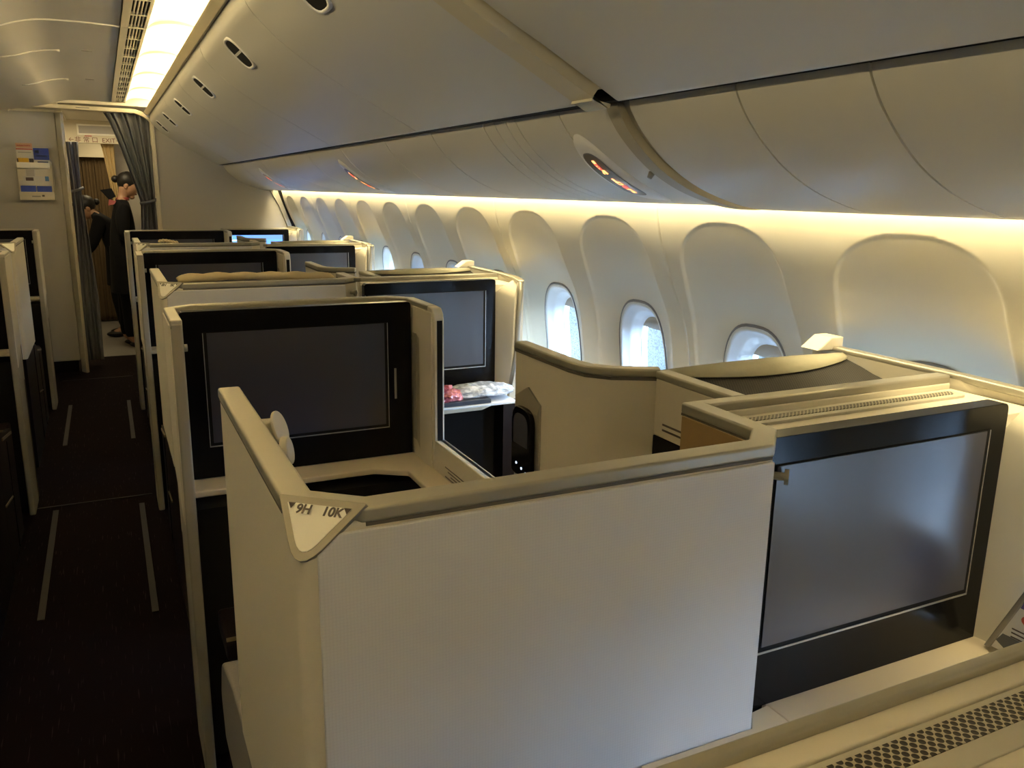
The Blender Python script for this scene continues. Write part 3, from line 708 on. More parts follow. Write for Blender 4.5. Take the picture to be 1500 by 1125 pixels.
def make_h_console(label, mirror_screen=False):
    t = thing('monitor_console', (.45, 2.25, 0), label, 'monitor console', 'aisle seat monitor consoles')
    # walls: aisle post, chamfered back, right wall
    MB().prism([(.118, 2.09), (.145, 2.09), (.145, 2.30), (.118, 2.30)], 'z', 0, 1.232).build('aisle_post', m_edge2, t, bevel=.006)
    MB().prism([(2.097, .72), (2.32, .80), (2.32, 1.228), (2.097, 1.228)], 'x', .1145, .121).build('outer_panel', m_side, t, bevel=.003)
    MB().prism([(2.12, .0), (2.38, .0), (2.38, .80), (2.30, .795), (2.12, .715)], 'x', .121, .150).build('lower_outer_panel', m_wood, t)
    back = [(.118, 2.29), (.118, 2.32), (.19, 2.375), (.735, 2.375), (.800, 2.31), (.800, 2.09)]
    MB().prism(band(back, 0, -.024), 'z', .62, 1.226).build('back_wall', m_side, t, bevel=.003)
    MB().prism(band([(.130, 2.30), (.19, 2.36), (.735, 2.36), (.79, 2.31)], 0, -.02), 'z', 0, .62).build('lower_back_wall', m_wood, t)
    rim = [(.118, 2.092), (.118, 2.32), (.19, 2.377), (.735, 2.377), (.801, 2.312), (.801, 2.13)]
    MB().prism(band(rim, .001, -.027), 'z', 1.224, T).build('top_rim', m_rim, t, bevel=.004)
    MB().prism(band(rim, -.0003, -.0245), 'z', 1.2185, 1.2245).build('rim_shadow_strip', m_rim_shadow, t)
    # rounded nose where the right wall stops, with the dark slot of the sliding divider
    MB().prism([(2.075, .84), (2.13, .84), (2.13, 1.2395), (2.095, 1.2375), (2.080, 1.225), (2.075, 1.205)], 'x', .774, .803).build('wall_nose', m_side, t, bevel=.004)
    MB().box(.782, .797, 2.0735, 2.08, .86, 1.205).build('divider_slot', m_soft, t)
    MB().prism([(1.556, .30), (2.10, .30), (2.10, .868), (1.556, .868)], 'x', .776, .803).build('low_divider', m_side, t, bevel=.003)
    MB().prism([(1.556, .852), (2.085, .852), (2.085, .868), (1.556, .868)], 'x', .787, .806).build('divider_rail', m_rim, t, bevel=.003)
    # bevelled recess in the right wall
    MB().box(.770, .7765, 2.09, 2.24, .78, 1.225).build('inner_lining', m_side, t, bevel=.001)
    MB().prism([(2.210, .835), (2.238, .835), (2.238, 1.150), (2.210, 1.150)], 'x', .768, .7715).build('recess_face', m_edge, t)
    MB().add([(.7695, 2.210, 1.150), (.7695, 2.222, 1.132), (.7695, 2.222, .84), (.7695, 2.185, .815), (.7695, 2.185, 1.140)], [(0, 1, 2, 3, 4)]).build('recess_bevel', m_rim2, t)
    for k in range(6):
        MB().box(.7745, .7758, 1.86+.004*(k % 2), 2.0-.02*(k % 3), .815-.009*k, .8175-.009*k).build('notice_line', m_ink, t)
    console_top(t, .16, .775, 2.25, 2.377)
    monitor(t, .148, .768, 2.25, 1.236, .785, .212, .688, 1.178, .882)
    MB().box(.716, .722, 2.248, 2.2505, .955, 1.045).build('control_strip', m_edge, t)
    # shelf with the foot opening
    MB().prism(round_poly([(.146, 2.25), (.776, 2.25), (.776, 1.60), (.702, 1.60), (.702, 2.095), (.62, 2.148), (.146, 2.150)], [0, 0, 0, .01, .012, .012, 0]), 'z', .768, .785).build('shelf', m_shelf, t, bevel=.004)
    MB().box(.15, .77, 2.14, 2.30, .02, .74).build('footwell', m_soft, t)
    MB().prism(round_poly([(1.95, .40), (2.14, .40), (2.14, .46), (1.95, .46)], .02), 'x', .18, .62).build('footrest', m_wood, t, bevel=.01)
    MB().box(.18, .62, 1.945, 1.952, .462, .470).build('footrest_trim', m_gold, t)
    MB().tube([(.145, 2.13, 1.165), (.155, 2.13, 1.165)], .009, 14).build('hook', m_rim, t, smooth=True)
    return t
m_edge2 = mat('post_edge', (.34, .31, .26), .42, metal=.2)
m_rim2 = mat('recess_bevel', (.40, .36, .28), .4, metal=.3)
HP = 2.07
def hand_set(t): pass
def make_divider(label):
    t = thing('seat_divider', (.76, 1.40, 0), label, 'privacy divider', 'high dividers beside the window seats')
    P = [(.760, 1.548), (.760, 1.32), (.768, 1.275), (.80, 1.235), (.880, 1.1935)]
    MB().prism(band(P, 0, .026), 'z', .30, 1.226).build('panel', m_side, t, bevel=.004)
    MB().prism(band([(.760, 1.550)]+P[1:], -.002, .028), 'z', 1.224, T).build('top_rim', m_rim, t, bevel=.004)
    MB().prism(band([(.760, 1.549)]+P[1:], -.0006, .0266), 'z', 1.2185, 1.2245).build('rim_shadow_strip', m_rim_shadow, t)
    r = MB().prism([(1.538, .95), (1.425, .95), (1.425, 1.128), (1.480, 1.155), (1.538, 1.125)], 'x', .7565, .761).build('handset_pocket', m_edge, t, bevel=.001)
    MB().add([(.756, 1.538, 1.125), (.756, 1.480, 1.155), (.756, 1.425, 1.128), (.756, 1.436, 1.105), (.756, 1.53, 1.103)], [(0, 1, 2, 3, 4)]).build('pocket_bevel', m_rim2, r)
    return t
def make_handset(label):
    t = thing('handset', (.752, 1.485, .95), label, 'remote control', 'black handsets in the divider pockets')
    P = round_poly([(1.530, .96), (1.440, .96), (1.440, 1.112), (1.530, 1.112)], [.01, .01, .036, .036], 6)
    MB().prism(P, 'x', .744, .756).build('body', m_black, t, bevel=.004)
    MB().prism(round_poly([(1.518, 1.03), (1.452, 1.03), (1.452, 1.098), (1.518, 1.098)], [.004, .004, .028, .028], 6), 'x', .7432, .7442).build('display', m_screen, t)
    for q in (0, .012, .022): MB().box(.7428, .7442, 1.50-q*2, 1.504-q*2, .985-q*.5, .989-q*.5).build('button', m_lit, t)
    return t
m_lit = mat('small_lit_button', (.5, .6, .8), .4, emit=(.6, .75, 1), es=1.2)
def make_k_console(label, dy=0, glow=None):
    t = thing('monitor_console', (1.05, .79, 0), label, 'monitor console', 'window seat monitor consoles')
    MB().prism(band([(.797, .984), (1.338, .984)], 0, -.028), 'z', .30, 1.226).build('back_wall', m_side, t, bevel=.003)
    MB().prism([(.782, .986), (1.338, .986), (1.338, .957), (.800, .957)], 'z', 1.224, T).build('top_rim', m_rim, t, bevel=.004)
    console_top(t, .797, 1.337, .79, .984)
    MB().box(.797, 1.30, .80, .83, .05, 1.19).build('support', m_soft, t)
    mn = monitor(t, .766, 1.252, .79, 1.237, .832, .778, 1.203, 1.197, .930, screen_mat=glow)
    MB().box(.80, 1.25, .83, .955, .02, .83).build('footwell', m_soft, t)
    MB().prism(round_poly([(.80, .80), (1.258, .80), (1.262, .70), (1.115, .590), (.80, .582)], [0, 0, .01, .02, 0]), 'z', .812, .832).build('shelf', m_shelf, t, bevel=.004)
    # wall-side wing with its own rail
    secA = [(1.338, 1.236), (1.290, 1.215), (1.2535, 1.190), (1.2525, 1.10), (1.2525, .83), (1.2525, .81), (1.362, .81), (1.362, 1.236)]
    secB = [(1.297, 1.232), (1.290, 1.205), (1.285, 1.172), (1.283, 1.10), (1.272, .86), (1.268, .81), (1.320, .81), (1.320, 1.232)]
    m = MB(); n = len(secA); m.add([(x, .80, z) for x, z in secA]+[(x, .70, z) for x, z in secB], [tuple(range(n)), tuple(range(2*n-1, n-1, -1))]+[(i, i+n, (i+1) % n+n, (i+1) % n) for i in range(n)])
    m.build('side_panel', m_side, t, bevel=.003)
    MB().box(1.256, 1.36, .72, .80, .02, .808).build('lower_panel', m_wood, t)
    MB().box(1.342, 1.366, .80, 1.29, .6, 1.236).build('side_panel', m_side, t, bevel=.002)
    MB().prism(band([(1.342, 1.275), (1.342, .94), (1.332, .82), (1.293, .695)], 0, .026), 'z', 1.228, 1.243).build('side_rail', m_rim, t, bevel=.005)
    MB().tube([(1.305, .697, 1.235), (1.303, .692, 1.19), (1.297, .692, 1.10), (1.292, .694, .98), (1.276, .705, .86)], [.011, .010, .009, .009, .008], 10).build('wing_edge', m_rim, t, smooth=True)
    return t
def make_k_extras(label):
    """upper end of the window seat back: cream wing, net and cloth"""
    t = thing('window_seat', (1.1, 1.15, 0), label, 'seat', 'window seats behind the consoles')
    MB().prism([(.987, 1.120), (1.192, 1.120), (1.192, 1.225), (.987, 1.225)], 'x', .868, .893).build('seat_back_wing', m_side, t, bevel=.002)
    MB().box(.866, .896, .986, 1.193, 1.224, 1.239).build('wing_rim', m_rim, t, bevel=.004)
    MB().box(.868, .895, .99, 1.192, .10, 1.119).build('side_shell', m_soft, t)
    MB().box(.897, 1.325, 1.02, 1.19, .5, 1.155).build('backrest', m_soft, t, bevel=.02)
    MB().box(.895, 1.325, 1.10, 1.62, .30, .48).build('seat_cushion', m_seat, t, bevel=.02)
    rows = []; N = 30
    def sagy(x): u = (x-.885)/(1.335-.885); return 1.188-.085*math.sin(math.pi*min(1, u*.95)**.9)**.9*(1 if u < 1 else 1)
    top = []; mid_ = []; low = []
    for i in range(N+1):
        u = i/N; x = .882+(1.337-.882)*u; s = math.sin(math.pi*u)
        top.append((x, 1.203, 1.236+.004*s)); mid_.append((x, 1.194-.030*s**.8, 1.232+.002*s)); low.append((x, 1.188-.052*s**.8, 1.228-.004*s))
    MB().grid([top, mid_, low]).build('headrest_cloth', m_cloth, t, smooth=True, solid=.0014)
    net = [low]
    for k in range(1, 7):
        q = k/6; net.append([(lx, ly+(.988-ly)*q, lz-.022*math.sin(math.pi*q*.8)-.012*q) for lx, ly, lz in low])
    net[0] = [(a, b+.012, c-.0012) for a, b, c in low]
    MB().grid(net).build('mesh_net', m_mesh, t, smooth=True)
    for k in range(2):
        MB().box(.8670, .8682, 1.095-.02*k, 1.165, 1.144-.010*k, 1.1475-.010*k).build('notice_line', m_ink, t)
    # raised end of the wall-side rail
    MB().prism([(1.30, 1.236), (1.338, 1.262), (1.372, 1.262), (1.372, 1.235)], 'y', 1.235, 1.285).build('rail_end', m_side, t, bevel=.003)
    return t
# ---- right hand aisle seats
SH = 'seat shell'
sh = make_shell('large white shell of the nearest aisle seat, triangular corner plate reading 9H 10K', SH, '9H', '10K')
sh8 = make_shell('white shell one row ahead of the nearest one, tan blanket along its top', SH, '8H', '9K')
sh8.location.y += 2.12
sh7 = make_shell('small white shell two rows ahead, third back along the right of the aisle', SH, '7H', '8K')
sh7.location.y += 4.19
st = make_aisle_seat('grey fabric aisle seat inside the nearest white shell')
place(st, HP, 'grey aisle seat inside the shell with the tan blanket'); place(st, 2*HP, 'grey aisle seat inside the furthest white shell on the right')
MB().prism(round_poly([(1.37, .30), (1.80, .30), (1.84, .40), (1.78, .51), (1.58, .565), (1.37, .57)], [.01, .02, .05, .05, .04, .02]), 'x', .150, .205).build('armrest', mat('light_grey_fabric', (.20, .19, .19), .95, noise=.15, nscale=200, bump=.6, bscale=500), st, bevel=.018)
cb = make_door_panel('dark wood aisle cabinet one row ahead on the right'); cb.location.y += HP
place(cb, HP, 'dark wood aisle cabinet two rows ahead on the right')
lp = make_lamp('cream swivel reading lamp inside the nearest shell by the aisle')
hc = make_h_console('wide dark monitor console facing the nearest aisle seat, cream frame')
for k, lb in ((1, 'dark monitor console facing the second aisle seat on the right'), (2, 'furthest dark monitor console on the right of the aisle, before the curtain')):
    o = place(hc, HP*k if k > 0 else -2.055, lb)
    if k == 2: o.location.y = hc.location.y+4.13
def make_front_console(label):
    t = thing('monitor_console', (.45, .14, 0), label, 'monitor console', 'aisle seat monitor consoles')
    MB().box(.118, .80, .300, .322, .62, 1.229).build('back_wall', m_side, t, bevel=.003)
    MB().prism([(.19, .324), (.745, .324), (.80, .27), (.80, .258), (.74, .3125), (.195, .3125), (.132, .262), (.118, .27)], 'z', 1.226, T).build('top_rim', m_rim, t, bevel=.003)
    MB().box(.15, .785, .296, .3135, 1.19, 1.2335).build('inner_step', m_side, t, bevel=.002)
    MB().box(.15, .785, .165, .2955, 1.19, 1.2305).build('top_deck', m_side, t, bevel=.002)
    g = MB().prism(round_poly([(.17, .254), (.765, .254), (.765, .2945), (.17, .2945)], .018), 'z', 1.2304, 1.2322).build('grille_frame', m_grframe, t, bevel=.0008)
    MB().prism(round_poly([(.19, .270), (.748, .270), (.748, .2895), (.19, .2895)], .008), 'z', 1.2322, 1.2328).build('grille', m_grille, g)
    MB().box(.15, .785, .14, .236, 1.20, 1.2325).build('front_ledge', m_side, t, bevel=.003)
    MB().tube([(.505, .247, 1.2312), (.505, .247, 1.2322)], .0018, 10).build('screw', m_soft, t)
    MB().box(.118, .145, .05, .29, 0, 1.2325).build('aisle_post', m_edge2, t, bevel=.005)
    MB().box(.776, .803, .05, .29, 0, 1.2325).build('side_wall', m_side, t, bevel=.005)
    monitor(t, .148, .770, .135, 1.232, .785, .212, .688, 1.178, .882)
    return t
make_front_console('monitor console top with perforated grille cutting across the bottom right corner')
dv = make_divider('cream high divider with a black handset pocket, nearest, behind the white shell')
place(dv, 2.06, 'cream high divider one row ahead of the nearest'); place(dv, 4.12, 'small cream high divider two rows ahead of the nearest')
hs = make_handset('black handset in the pocket of the nearest cream divider')
KO = [0, 1.93, 3.82, 5.70]
kl = ['largest monitor console at the right, grey blue screen behind the white shell', 'window monitor console with items on its shelf, second from the camera',
      'window monitor console third from the camera, pale blue reflections', 'furthest window monitor console, screen lit bright blue']
kc = make_k_console(kl[0])
for k in (1, 2): place(kc, KO[k], kl[k])
MB().prism([(.8005, .788), (.768, .784), (.744, .756), (.56, .756), (.56, .582), (.8005, .582)], 'z', .812, .832).build('shelf_end', m_shelf, kc, bevel=.001)
# lit screen: blue menu with white lines
m_blue = mat('lit_blue_screen', (.02, .05, .2), .3, emit=(.10, .27, .85), es=1.0)
k7 = make_k_console(kl[3], glow=m_blue); 
m_wl = mat('lit_white_menu', (.3, .4, .6), .3, emit=(.6, .8, 1), es=1.0)
for (a, b, c, d) in ((.80, .93, 1.155, 1.165), (.80, .93, 1.125, 1.140), (.815, .84, 1.172, 1.185), (.88, .905, 1.172, 1.185)):
    MB().box(a, b, .7855, .787, c, d).build('menu_line', m_wl, k7)
MB().box(.935, 1.203, .7855, .787, 1.165, 1.197).build('menu_panel', mat('lit_menu_panel', (.02, .03, .1), .3, emit=(.12, .25, .75), es=.9), k7)
k7.location.y += KO[3]
sl = ['window seat top nearest, beige cloth band over black mesh net', 'window seat top second from the camera with beige cloth and dark net', 'window seat top third from the camera, thin beige cloth line']
ks = make_k_extras(sl[0])
for k in (1, 2): place(ks, KO[k]+(.03 if k else 0), sl[k])
# magazine pocket and brochure on the wall-side panel at the right edge
pk = thing('literature_pocket', (1.25, .72, .83), 'slanted clear literature pocket on the cream panel at the right edge', 'pocket')
MB().prism([(.762, .836), (.752, .836), (.690, .985), (.700, .985)], 'x', 1.236, 1.2545).build('holder', m_edge, pk, bevel=.002)
br = thing('brochure', (1.25, .69, .84), 'white brochure with a violet blue shape and red circle in the slanted pocket', 'brochure')
MB().prism([(.750, .840), (.640, .840), (.640, .985), (.692, .985)], 'x', 1.2385, 1.2525).build('page', mat('brochure_paper', (.62, .62, .60), .5), br)
MB().prism([(.744, .855), (.725, .845), (.66, .845), (.66, .87), (.735, .87)], 'x', 1.2375, 1.2386).build('dark_band', mat('slate_print', (.10, .11, .13), .5), br)
MB().prism([(.714, .925), (.64, .925), (.64, .972), (.697, .972)], 'x', 1.2375, 1.2386).build('violet_patch', mat('violet_print', (.10, .07, .32), .5), br)
MB().prism([(.700+.010*math.cos(a*.5236), .908+.008*math.sin(a*.5236)) for a in range(12)], 'x', 1.2373, 1.2384).build('red_dot', mat('red_print', (.5, .08, .05), .5), br)
for k in range(3): MB().box(1.2375, 1.2386, .675, .722, .885-.007*k, .887-.007*k).build('print_line', m_ink, br)
# ---- blanket over the second shell
def sheet(name, x0, x1, y, z, m, lab, cat, amp=.008, seed=3, base=.012):
    rnd = random.Random(seed); rows = []; N = 60
    for j in range(9):
        a = -.6+math.pi*1.2*j/8; row = []
        for i in range(N+1):
            u = i/N; x = x0+(x1-x0)*u; r = base+amp*(.5+.5*math.sin(u*9+1.2))*(.4+.6*u)+.003*math.sin(u*37+j)
            if u < .04: r *= .35+.65*(u/.04)**.5
            if u > .97: r *= .35+.65*((1-u)/.03)**.5
            row.append((x, y-math.cos(a)*.030, z+math.sin(a)*r*.9+.006*math.sin(u*5)))
        rows.append(row)
    return tag(MB().grid(rows).build(name, m, smooth=True, solid=.006), lab, cat)
sheet('blanket', .20, .72, 2.97, 1.243, m_blanket, 'tan folded blanket lying along the top of the second white shell', 'blanket')
sheet('blanket', .26, .36, 5.06, 1.240, m_blanket, 'small strip of pinkish blanket showing above the third white shell', 'blanket', amp=.003, seed=9, base=.008)
# ---- things on the second window console shelf
sy = 2.72
def crumple(name, cx, cy, cz, rx, ry, rz, m, lab, cat, seed, amp=.22, flat=.25):
    rnd = random.Random(seed); bm = bmesh.new(); bmesh.ops.create_icosphere(bm, subdivisions=4, radius=1)
    from mathutils import noise
    for v in bm.verts:
        n = noise.noise(v.co*2.3+Vector((seed, 0, 0)))*amp+noise.noise(v.co*6+Vector((seed, 3, 0)))*amp*.6
        v.co *= 1+n; v.co.z = max(v.co.z, -flat)
    me = bpy.data.meshes.new(name)
    for v in bm.verts: v.co = Vector((v.co.x*rx, v.co.y*ry, (v.co.z+flat)*rz))
    bm.to_mesh(me); bm.free(); me.materials.append(m)
    o = bpy.data.objects.new(name, me); COL.objects.link(o); o.location = (cx, cy, cz); return tag(o, lab, cat)
def plastic(name, c1, c2, sc):
    m, n, b = node_mat(name); t = n.nodes.new('ShaderNodeTexCoord'); z = n.nodes.new('ShaderNodeTexNoise'); z.inputs['Scale'].default_value = sc; z.inputs['Detail'].default_value = 4
    r = n.nodes.new('ShaderNodeValToRGB'); r.color_ramp.elements[0].position = .42; r.color_ramp.elements[1].position = .60
    r.color_ramp.elements[0].color = (*c1, 1); r.color_ramp.elements[1].color = (*c2, 1)
    n.links.new(t.outputs['Object'], z.inputs['Vector']); n.links.new(z.outputs['Fac'], r.inputs['Fac']); n.links.new(r.outputs['Color'], b.inputs['Base Color'])
    bp = n.nodes.new('ShaderNodeBump'); bp.inputs['Strength'].default_value = .8; bp.inputs['Distance'].default_value = .004
    n.links.new(z.outputs['Fac'], bp.inputs['Height']); n.links.new(bp.outputs[0], b.inputs['Normal']); b.inputs['Roughness'].default_value = .2
    return m
def slab(name, x0, x1, y0, y1, z0, z1, m, lab, cat, skew=0):
    o = MB().prism([(x0, y0), (x1, y0+skew), (x1-.01, y1+skew), (x0-.01, y1)], 'z', z0, z1).build(name, m, bevel=.002); return tag(o, lab, cat)
zb = .834
slab('paper_folder', .93, 1.235, 2.485, 2.65, zb, zb+.008, mat('white_card', (.62, .62, .64), .5), 'white card folder sticking out over the shelf edge at the bottom of the stack', 'folder')
slab('magazine', .93, 1.135, 2.492, 2.65, zb+.009, zb+.024, mat('dark_magazine_cover', (.03, .035, .05), .4), 'dark covered magazine lying on the white card folder', 'magazine')
crumple('wrapped_blanket', 1.125, 2.575, zb+.026, .13, .065, .028, plastic('clear_silver_wrap', (.30, .32, .35), (.66, .69, .74), 45), 'silvery plastic wrapped pack on top of the magazine on the shelf', 'package', 4, .12)
crumple('plastic_bag', .985, 2.545, zb+.025, .060, .050, .034, plastic('pink_plastic', (.30, .06, .08), (.75, .25, .25), 30), 'crumpled pink plastic bag on the window console shelf', 'bag', 8, .25)
crumple('wrapped_snack', 1.025, 2.668, zb, .055, .03, .028, plastic('gold_foil', (.02, .02, .02), (.25, .18, .06), 35), 'dark and gold foil packet at the back of the shelf', 'packet', 12, .25)
crumple('blue_packet', 1.15, 2.668, zb+.012, .060, .02, .022, plastic('blue_plastic', (.05, .10, .25), (.45, .55, .70), 30), 'small blue and white packet behind the silvery pack', 'packet', 15, .2)
slab('label_plate', .985, 1.045, 2.726, 2.729, .62, .655, mat('pale_label', (.45, .50, .58), .5), 'small pale label on the dark panel below the shelf', 'label')
# ---- left hand (mirrored) aisle seats
MIRROR = True
gy = .20
gs = make_shell('white shell on the left of the aisle, small triangular corner plate', SH, None, None); gs.location.y += 4.19+gy-.05
gc = make_h_console('monitor console on the left of the aisle with its tall post, nearer'); gc.location.y += HP+gy-.02
g2 = place(gc, HP+.05, 'monitor console on the left of the aisle beside the brochure wall')
gp = make_door_panel('dark wood aisle cabinet at the lower left edge with brass strips'); gp.location.y += HP+gy
g3 = place(gp, HP, 'dark wood aisle cabinet behind the further left post')
gq = place(gp, -HP*.5+.05, 'dark wood cabinet cut off by the bottom left edge')
gse = make_aisle_seat('grey aisle seat on the left with a passenger'); gse.location.y += HP+gy
ga = make_shell('white shell of the left seat nearer the camera, hidden past the left edge', SH, None, None); ga.location.y += 2.12+gy
MIRROR = False
# ================================================================ BROCHURE RACK
rk = thing('brochure_rack', (-.46, 7.73, 1.42), 'cream three tier brochure rack on the left bulkhead', 'rack')
MB().box(-.585, -.342, 7.725, 7.75, 1.42, 1.72).build('back_board', m_cream, rk, bevel=.003)
MB().box(-.585, -.342, 7.70, 7.725, 1.42, 1.485).build('pocket', m_cream, rk, bevel=.003)
MB().box(-.583, -.355, 7.705, 7.725, 1.665, 1.71).build('pocket', m_white2, rk, bevel=.003)
MB().box(-.342, -.336, 7.70, 7.75, 1.42, 1.70).build('side_edge', m_rim, rk, bevel=.001)
MB().box(-.43, -.412, 7.698, 7.7, 1.448, 1.462).build('emblem', m_ink, rk)
MB().box(-.50, -.44, 7.698, 7.7, 1.445, 1.455).build('print_line', m_edge, rk)
def leaflet(nm, x0, x1, z0, z1, bands, lab, y=7.715):
    t = thing(nm, ((x0+x1)/2, y, z0), lab, 'leaflet')
    MB().box(x0, x1, y, y+.004, z0, z1).build('page', mat(nm+'_paper', (.55, .53, .48), .6), t)
    for i, (a, b, c, d, col) in enumerate(bands):
        MB().box(x0+(x1-x0)*a, x0+(x1-x0)*b, y-.0015, y, z0+(z1-z0)*c, z0+(z1-z0)*d).build('print', mat(nm+'_print', col, .6), t)
R_, Y_, B_, K_, P_ = (.42, .08, .05), (.60, .36, .02), (.03, .06, .32), (.03, .02, .02), (.55, .30, .18)
leaflet('red_leaflet', -.575, -.462, 1.69, 1.855, [(0, 1, .78, 1, P_), (.05, .9, .86, .92, R_), (0, 1, .70, .76, R_), (.1, .9, .56, .60, (.3, .3, .28)), (.05, .7, .02, .32, Y_), (.72, 1, .02, .30, K_), (0, .1, .02, .3, K_)], 'orange, red and yellow leaflet in the top left of the rack')
leaflet('blue_leaflet', -.458, -.352, 1.69, 1.825, [(0, 1, .30, .97, B_), (.1, .35, .70, .84, (.35, .40, .5)), (.05, .9, .50, .56, (.25, .3, .45)), (.2, .9, .06, .22, (.02, .03, .12))], 'blue leaflet in the top right of the rack')
leaflet('photo_leaflet', -.53, -.46, 1.585, 1.665, [(.1, .9, .1, .9, (.40, .36, .33))], 'small grey pink leaflet in the middle of the rack', y=7.712)
leaflet('wide_leaflet', -.548, -.37, 1.555, 1.605, [(.1, .4, .0, .8, (.08, .05, .04)), (.85, 1, .1, 1, (.10, .22, .40))], 'wide white leaflet with a face and a blue corner', y=7.706)
leaflet('blue_white_leaflet', -.572, -.466, 1.47, 1.57, [(0, 1, .15, .62, B_), (0, 1, 0, .15, (.45, .45, .5))], 'blue and white leaflet at the bottom left of the rack', y=7.703)
leaflet('blue_white_leaflet', -.460, -.356, 1.47, 1.568, [(0, 1, .15, .62, B_), (0, 1, 0, .15, (.45, .45, .5))], 'blue and white leaflet at the bottom right of the rack', y=7.703)
# ================================================================ PEOPLE
m_unif = mat('black_uniform', (.003, .003, .004), .9, spec=.15)
m_hair = mat('black_hair', (.004, .003, .003), .5, spec=.3)
m_skin = mat('skin', (.27, .15, .09), .5)
m_scarf = mat('red_scarf', (.16, .02, .02), .6)
def skin_fig(name, verts, edges, radii, m, parent, root=0, sub=2):
    me = bpy.data.meshes.new(name); o3 = ORG[parent.name]
    me.from_pydata([tuple(Vector(v)-o3) for v in verts], edges, []); me.materials.append(m)
    o = bpy.data.objects.new(name, me); COL.objects.link(o); o.parent = parent; ORG[o.name] = o3
    md = o.modifiers.new('skin', 'SKIN'); md.use_smooth_shade = True
    for i, r in enumerate(radii):
        sv = me.skin_vertices[0].data[i]; sv.radius = (r, r) if not isinstance(r, tuple) else r; sv.use_root = (i == root)
    s = o.modifiers.new('sub', 'SUBSURF'); s.levels = sub; s.render_levels = sub
    return o
def ell(name, c, r, m, parent, rot=None, n=24):
    rows = []
    for i in range(n//2+1):
        th = math.pi*i/(n//2); row = []
        for j in range(n):
            ph = 2*math.pi*j/n; v = Vector((r[0]*math.sin(th)*math.cos(ph), r[1]*math.sin(th)*math.sin(ph), r[2]*math.cos(th)))
            if rot: v = rot @ v
            row.append(Vector(c)+v)
        rows.append(row)
    return MB().grid(rows, True).build(name, m, parent, smooth=True, weld=True)
def person(loc, label, pts, face_dir, hair_c, tilt, seatp=False):
    """pts: joints dict in world coordinates"""
    t = thing('person', loc, label, 'person')
    J = pts; names = list(J); idx = {n: i for i, n in enumerate(names)}
    V = [J[n][0] for n in names]; R = [J[n][1] for n in names]
    E = [(a, b) for a, b in (('pelvis', 'waist'), ('waist', 'chest'), ('chest', 'neck'), ('neck', 'skull_base'), ('skull_base', 'skull'), ('chest', 'shL'), ('shL', 'elL'), ('elL', 'wrL'), ('wrL', 'haL'), ('chest', 'shR'), ('shR', 'elR'), ('elR', 'wrR'), ('wrR', 'haR'),
         ('pelvis', 'hipL'), ('hipL', 'knL'), ('knL', 'anL'), ('anL', 'toL'), ('pelvis', 'hipR'), ('hipR', 'knR'), ('knR', 'anR'), ('anR', 'toR'))]
    body = skin_fig('body', V, [(idx[a], idx[b]) for a, b in E], R, m_skin, t, idx['pelvis'])
    # uniform: same skeleton without head and hands, slightly wider
    cn = [n for n in names if n not in ('skull', 'skull_base', 'haL', 'haR', 'toL', 'toR')]
    ci = {n: i for i, n in enumerate(cn)}
    CE = [(ci[a], ci[b]) for a, b in E if a in ci and b in ci]
    def up_(r, k): return tuple(x*1.12+.012 for x in r) if isinstance(r, tuple) else r*1.12+.012
    cr = [up_(J[n][1], 0) if n != 'neck' else .045 for n in cn]
    return t, J, cn, CE, cr, ci
def shoes(t, J):
    for k in ('L', 'R'):
        a, b = Vector(J['an'+k][0]), Vector(J['to'+k][0]); d = (b-a); d.z = 0; d.normalize(); rot = Matrix((d, d.cross(Vector((0, 0, 1))), Vector((0, 0, 1)))).transposed()
        ell('shoe', Vector(((a.x*.35+b.x*.65), (a.y*.35+b.y*.65), .036)), (.105, .042, .034), m_hair, t, rot, 16)
def finish(t, J, cn, CE, cr, ci, cloth, nm):
    skin_fig(nm, [J[n][0] for n in cn], CE, cr, cloth, t, ci['pelvis'])
# standing attendant, facing right, head bowed
X, Yp = .145, 8.85
J1 = {'pelvis': ((X, Yp, .95), .12), 'waist': ((X, Yp, 1.10), .105), 'chest': ((X-.01, Yp, 1.29), (.125, .115)), 'neck': ((X+.02, Yp, 1.42), .045), 'skull_base': ((X+.045, Yp, 1.485), .052), 'skull': ((X+.075, Yp, 1.555), .082),
      'shL': ((X+.01, Yp-.15, 1.33), .055), 'elL': ((X+.0, Yp-.19, 1.07), .042), 'wrL': ((X+.17, Yp-.12, 1.00), .028), 'haL': ((X+.24, Yp-.09, 1.0), .03),
      'shR': ((X+.01, Yp+.15, 1.33), .055), 'elR': ((X+.0, Yp+.19, 1.07), .042), 'wrR': ((X+.17, Yp+.12, 1.00), .028), 'haR': ((X+.24, Yp+.09, 1.0), .03),
      'hipL': ((X, Yp-.09, .88), .095), 'knL': ((X, Yp-.09, .48), .06), 'anL': ((X-.01, Yp-.09, .09), .036), 'toL': ((X+.12, Yp-.09, .035), .033),
      'hipR': ((X, Yp+.09, .88), .095), 'knR': ((X-.02, Yp+.09, .48), .06), 'anR': ((X-.05, Yp+.09, .09), .036), 'toR': ((X+.08, Yp+.09, .035), .033)}
